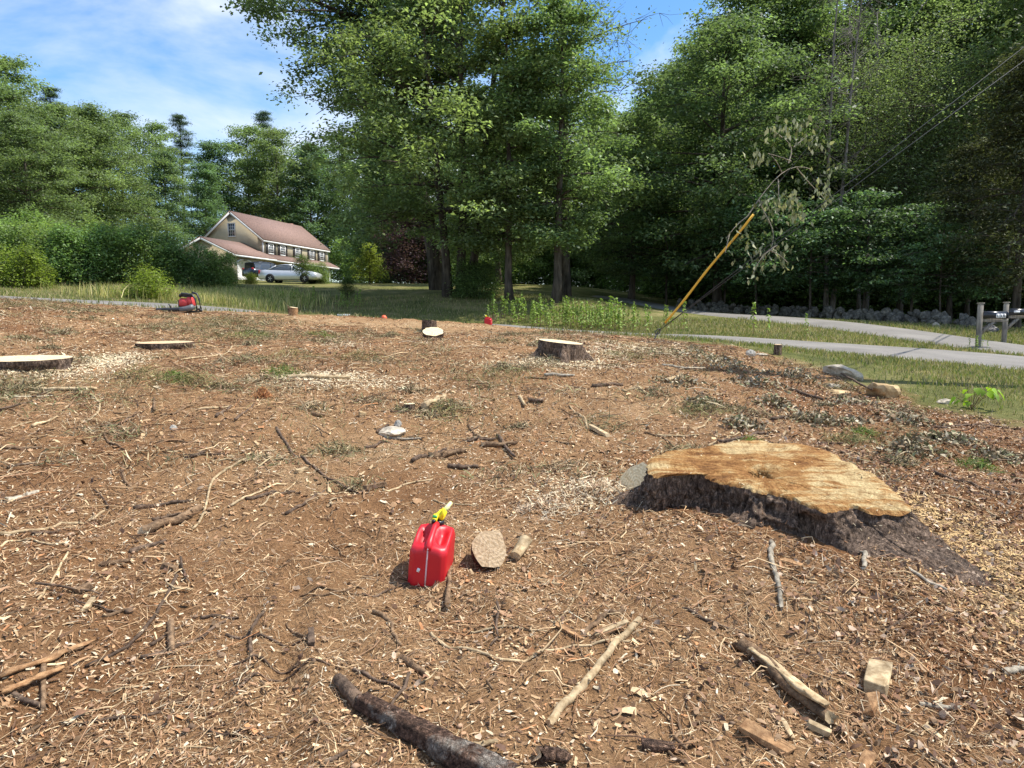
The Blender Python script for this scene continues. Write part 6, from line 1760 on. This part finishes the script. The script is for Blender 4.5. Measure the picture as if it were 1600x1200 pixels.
for i, (px, py, r, h, k, l) in enumerate([(1090,645,50,10,420,'pine needle mat left behind the huge stump'),(1330,690,50,12,420,'needle and grass mat behind the huge stump'),(300,600,50,18,420,'olive brush heap below the low flat stump'),(220,590,50,22,420,'olive brush heap right of the sawdust pile'),(460,560,60,18,480,'dark brush heap left of the far stump'),
      (700,640,40,12,300,'needle brush below the pale peeled log piece'),(780,590,70,10,520,'greyish needle brush left of the fluted stump'),(560,560,50,12,360,'brush patch below the far dirt edge'),(370,530,60,12,420,'grey-green brush right of the low flat stump'),(980,560,50,14,360,'brush patch right of the fluted stump')]):
    tuft(px, py, r, h, k, NB_, l, 'needle_brush', 'brush', (.05, .14), (.003, .007), 40 + i, upright=.6)
for i, (px, py, r, h, k, l) in enumerate([(440,587,34,16,260,'bright grass tuft below the dark brush heap'),(275,592,26,12,200,'grass tuft below the low flat stump'),(395,525,34,10,200,'grass patch right of the low flat stump top'),(500,525,34,10,200,'grass patch at the far dirt left of the stump'),(1350,680,24,10,140,'green tuft behind the huge stump'),(1530,730,34,12,200,'grass tuft at the right edge'),(1170,690,14,8,60,'small green tuft behind the stump face')]):
    tuft(px, py, r, h, k, GB, l, 'grass_tuft', 'grass', (.06, .16), (.004, .009), 80 + i, upright=1.2, mat='grass')
tuft(412, 622, 14, 18, 260, [(.4, .16, .06), (.28, .1, .04), (.5, .25, .1)], 'reddish dead pine tuft sticking up in the left middle dirt', 'pine_tuft', 'pine tuft', (.06, .12), (.003, .006), 5, upright=1.4)
for i, (px, py, r, h, k, l) in enumerate([(930,770,60,24,330,'pale shredded wood fibres left of the cut root'),(850,800,60,14,260,'pale shredded fibres above the round log'),(540,545,50,10,220,'white shredded splinters left of the far stump')]):
    tuft(px, py, r, h, k, [(.7, .6, .42), (.55, .42, .28), (.36, .24, .15)], l, 'wood_fibres', 'wood fibres', (.04, .12), (.003, .01), 95 + i, upright=.7)
# bright seedling
q, w = G(1518, 640); rg = np.random.default_rng(9)
sd = empty('seedling', tuple(q), 0, 'bright green seedling with broad leaves at the right verge', 'seedling')
M['bright_leaf'] = attr_mat('bright_leaf', .45, .4, 1, 0, .45)
mbs = MB(); rg = np.random.default_rng(19)
for k in range(16):
    a_ = rg.uniform(0, 6.28); e_ = rg.uniform(.06, .24); hz_ = rg.uniform(.08, .3)
    p = np.array([math.cos(a_)*e_ + .05, math.sin(a_)*e_*.7, hz_])
    mbs.tube(np.array([[0, 0, -.02], p*np.array([.45, .45, .65]), p]), .003, 4, False)
    nv = np.array([math.cos(a_)*.5, math.sin(a_)*.5 - .25, .8]) + rg.normal(0, .2, 3); nv /= np.linalg.norm(nv)
    t = np.array([math.cos(a_), math.sin(a_), -.5]) + rg.normal(0, .2, 3); t -= (t @ nv)*nv; t /= np.linalg.norm(t); s = np.cross(nv, t); L_ = rg.uniform(.07, .15)
    prof = [(0, .06), (.12, .5), (.3, .62), (.5, .5), (.75, .3), (1, .02)]
    V = np.array([p + t*L_*a2 + s*L_*.8*b2*sg + nv*L_*(.14*abs(sg)*b2 - .3*a2*a2) for a2, b2 in prof for sg in (-1, 0, 1)])
    Q = np.array([[i*3+j, i*3+j+1, (i+1)*3+j+1, (i+1)*3+j] for i in range(5) for j in range(2)])
    cc = np.array([.3, .46, .04]) * rg.uniform(.7, 1.2)
    add('leaf', mesh_np('leaf', V, Q, M['bright_leaf'], np.tile([cc], (len(V), 1)), True), sd)
mbs.build('stem', M['stick_brown'], sd)

# ------------------------------------------------------------------ grass and weeds
def blades(name, x, y, h, wd, pal, seed, label, lean=.35, z=None):
    rg = np.random.default_rng(seed); n = len(x)
    z = hbase(x, y) + hdetail(x, y, dirt_mask(x, y)) - .005
    a = rg.uniform(0, 6.28, n); b0 = np.stack([np.cos(a), np.sin(a), 0*a], -1)
    ln = rg.normal(0, lean, (n, 2)) * h[:, None]
    P0 = np.stack([x, y, z], -1)
    V = np.empty((n, 5, 3))
    V[:, 0] = P0 - b0*wd[:, None]/2; V[:, 1] = P0 + b0*wd[:, None]/2
    mid = P0 + np.column_stack([ln*.35, h*.6]); V[:, 2] = mid + b0*wd[:, None]*.4; V[:, 3] = mid - b0*wd[:, None]*.4
    V[:, 4] = P0 + np.column_stack([ln, h])
    b_ = np.arange(n)[:, None]*5
    Q = b_ + np.array([[0, 1, 2, 3]]); Tt = b_ + np.array([[3, 2, 4]])
    pal = np.array(pal); c = pal[rg.integers(0, len(pal), n)] * rg.lognormal(0, .2, (n, 1))
    return add(name, mesh_np(name, V.reshape(-1, 3), [Q, Tt], M['grass'], np.repeat(np.clip(c, .01, .9), 5, 0)), kind='stuff', label=label, cat='grass')
rg = np.random.default_rng(301)
LAWN = [(.12, .165, .04), (.17, .21, .05), (.25, .25, .085), (.33, .27, .14), (.27, .24, .1), (.36, .29, .17)]
def road_d(x, y, path):
    q = smooth_path(path, 120); d = np.full(len(x), 1e9)
    for p in q: d = np.minimum(d, np.hypot(x - p[0], y - p[1]))
    return d
k = 180000
x = rg.uniform(2, 20, k); y = rg.uniform(3.5, 26, k)
ok = (np.abs(x) < .85*y + 3) & (rg.random(k) < 12/y) & (dirt_mask(x, y) < .45)
sd_ = -poly_sd(x, y, DIRT); ok &= rg.random(k) < .12 + .88 * sstep(.1, 2.2, sd_ + 2.2 * fbm(x*1.1, y*1.1, 88))
x, y = x[ok], y[ok]; ok = (road_d(x, y, ROAD) > 2.1) & (road_d(x, y, DRIVE) > 1.4); x, y = x[ok], y[ok]
g_ = 1 + y/16
blades('verge_grass', x, y, rg.uniform(.02, .06, len(x))*g_, rg.uniform(.005, .01, len(x))*g_, LAWN, 1, 'short sunlit grass on the verge and lawn at right')
k = 45000
x = rg.uniform(-26, 4, k); y = rg.uniform(17, 34, k)
ok = (np.abs(x) < .8*y + 1) & (dirt_mask(x, y) < .4); x, y = x[ok], y[ok]; ok = road_d(x, y, ROAD) > 2.1; x, y = x[ok], y[ok]
blades('lawn_grass', x, y, rg.uniform(.06, .14, len(x)), rg.uniform(.012, .022, len(x)), LAWN, 2, 'short lawn grass beyond the road')
# tall dry meadow grass
x, y = [], []
for px, w, rx, ry, k in [(270,27,2.0,1.6,2600),(320,29,2.2,2.2,3600),(375,30,2.2,2.5,3800),(415,31,1.8,2.0,2000),(205,26,1.4,1,900),(350,26,1.6,.9,1200)]:
    x.append((px-800)/F_PX*w + rg.normal(0, rx*.55, k)); y.append(w + rg.normal(0, ry*.6, k))
x = np.concatenate(x); y = np.concatenate(y); ok = road_d(x, y, ROAD) > 2.8; x, y = x[ok], y[ok]
blades('meadow_grass', x, y, rg.uniform(.22, .62, len(x)), rg.uniform(.014, .03, len(x)), [(.52, .46, .18), (.38, .38, .12), (.22, .27, .08), (.6, .5, .25)], 3, 'tall yellowish dry grass in front of the bushes', .22)
# green weeds, each stalk a plant
rg = np.random.default_rng(302)
wk = []
for k in range(4):
    n = 26; u = rg.random(n)**.8; a = rg.uniform(0, 6.28, n); hh_ = .8
    C = np.stack([np.cos(a)*.07*(1.1-u), np.sin(a)*.07*(1.1-u), .08 + u*hh_], -1) + rg.normal(0, .012, (n, 3))
    nn = np.stack([np.cos(a)*.8, np.sin(a)*.8, np.full(n, .7)], -1)
    cols = np.array([.24, .34, .075]) * rg.lognormal(0, .22, (n, 1))
    st = MB(); st.tube(np.array([[0, 0, -.03], [.01, 0, .4], [rg.normal(0, .04), rg.normal(0, .04), .86]]), [.006, .005, .002], 4, False)
    wk.append((st.mesh('weed_stem', M['bright_leaf'] if False else M['stick_brown']), leaf_mesh('weed_leaves', C, nn, rg.uniform(.09, .16, n), cols, M['grass'], .3, rg, .3)))
def weeds(spec, label, group, size=1.0):
    for px, w, rx, ry, k in spec:
        for _ in range(k):
            x = (px-800)/F_PX*w + rg.normal(0, rx); y = w + rg.normal(0, ry)
            if road_d(np.array([x]), np.array([y]), ROAD)[0] < 2.25 or dirt_mask(np.array([x]), np.array([y]))[0] > .5: continue
            root = empty('weed', (x, y, Hs(x, y)), rg.uniform(0, 6.28), label, 'weed', group)
            s = rg.uniform(.6, 1.15) * size; root.scale = (s*1.2, s*1.2, s)
            a, b = wk[rg.integers(4)]; add('stem', a, root); add('leaves', b, root)
weeds([(800,26.5,.5,.5,22),(865,25.5,.7,.6,46),(915,24.8,.7,.6,40),(960,24,.5,.5,24),(780,27,.3,.4,10),(1010,23,.8,.5,14)], 'tall bright green weed stalk along the far side of the road', 'tall green weeds along the road')
weeds([(1118,19.5,.25,.3,12),(1200,20,.5,.4,4)], 'weed stalk on the strip between road and driveway', 'weeds between road and driveway')
weeds([(545,30,.3,.3,14),(475,31,.5,.3,12),(440,30,.7,.4,14)], 'weed stalk at the shaded lawn edge left of the maple', 'weeds at the shaded lawn edge', .8)
weeds([(1523,18.4,.12,.1,6)], 'small weed at the foot of the near mailbox post', 'weeds at the mailbox foot', .4)
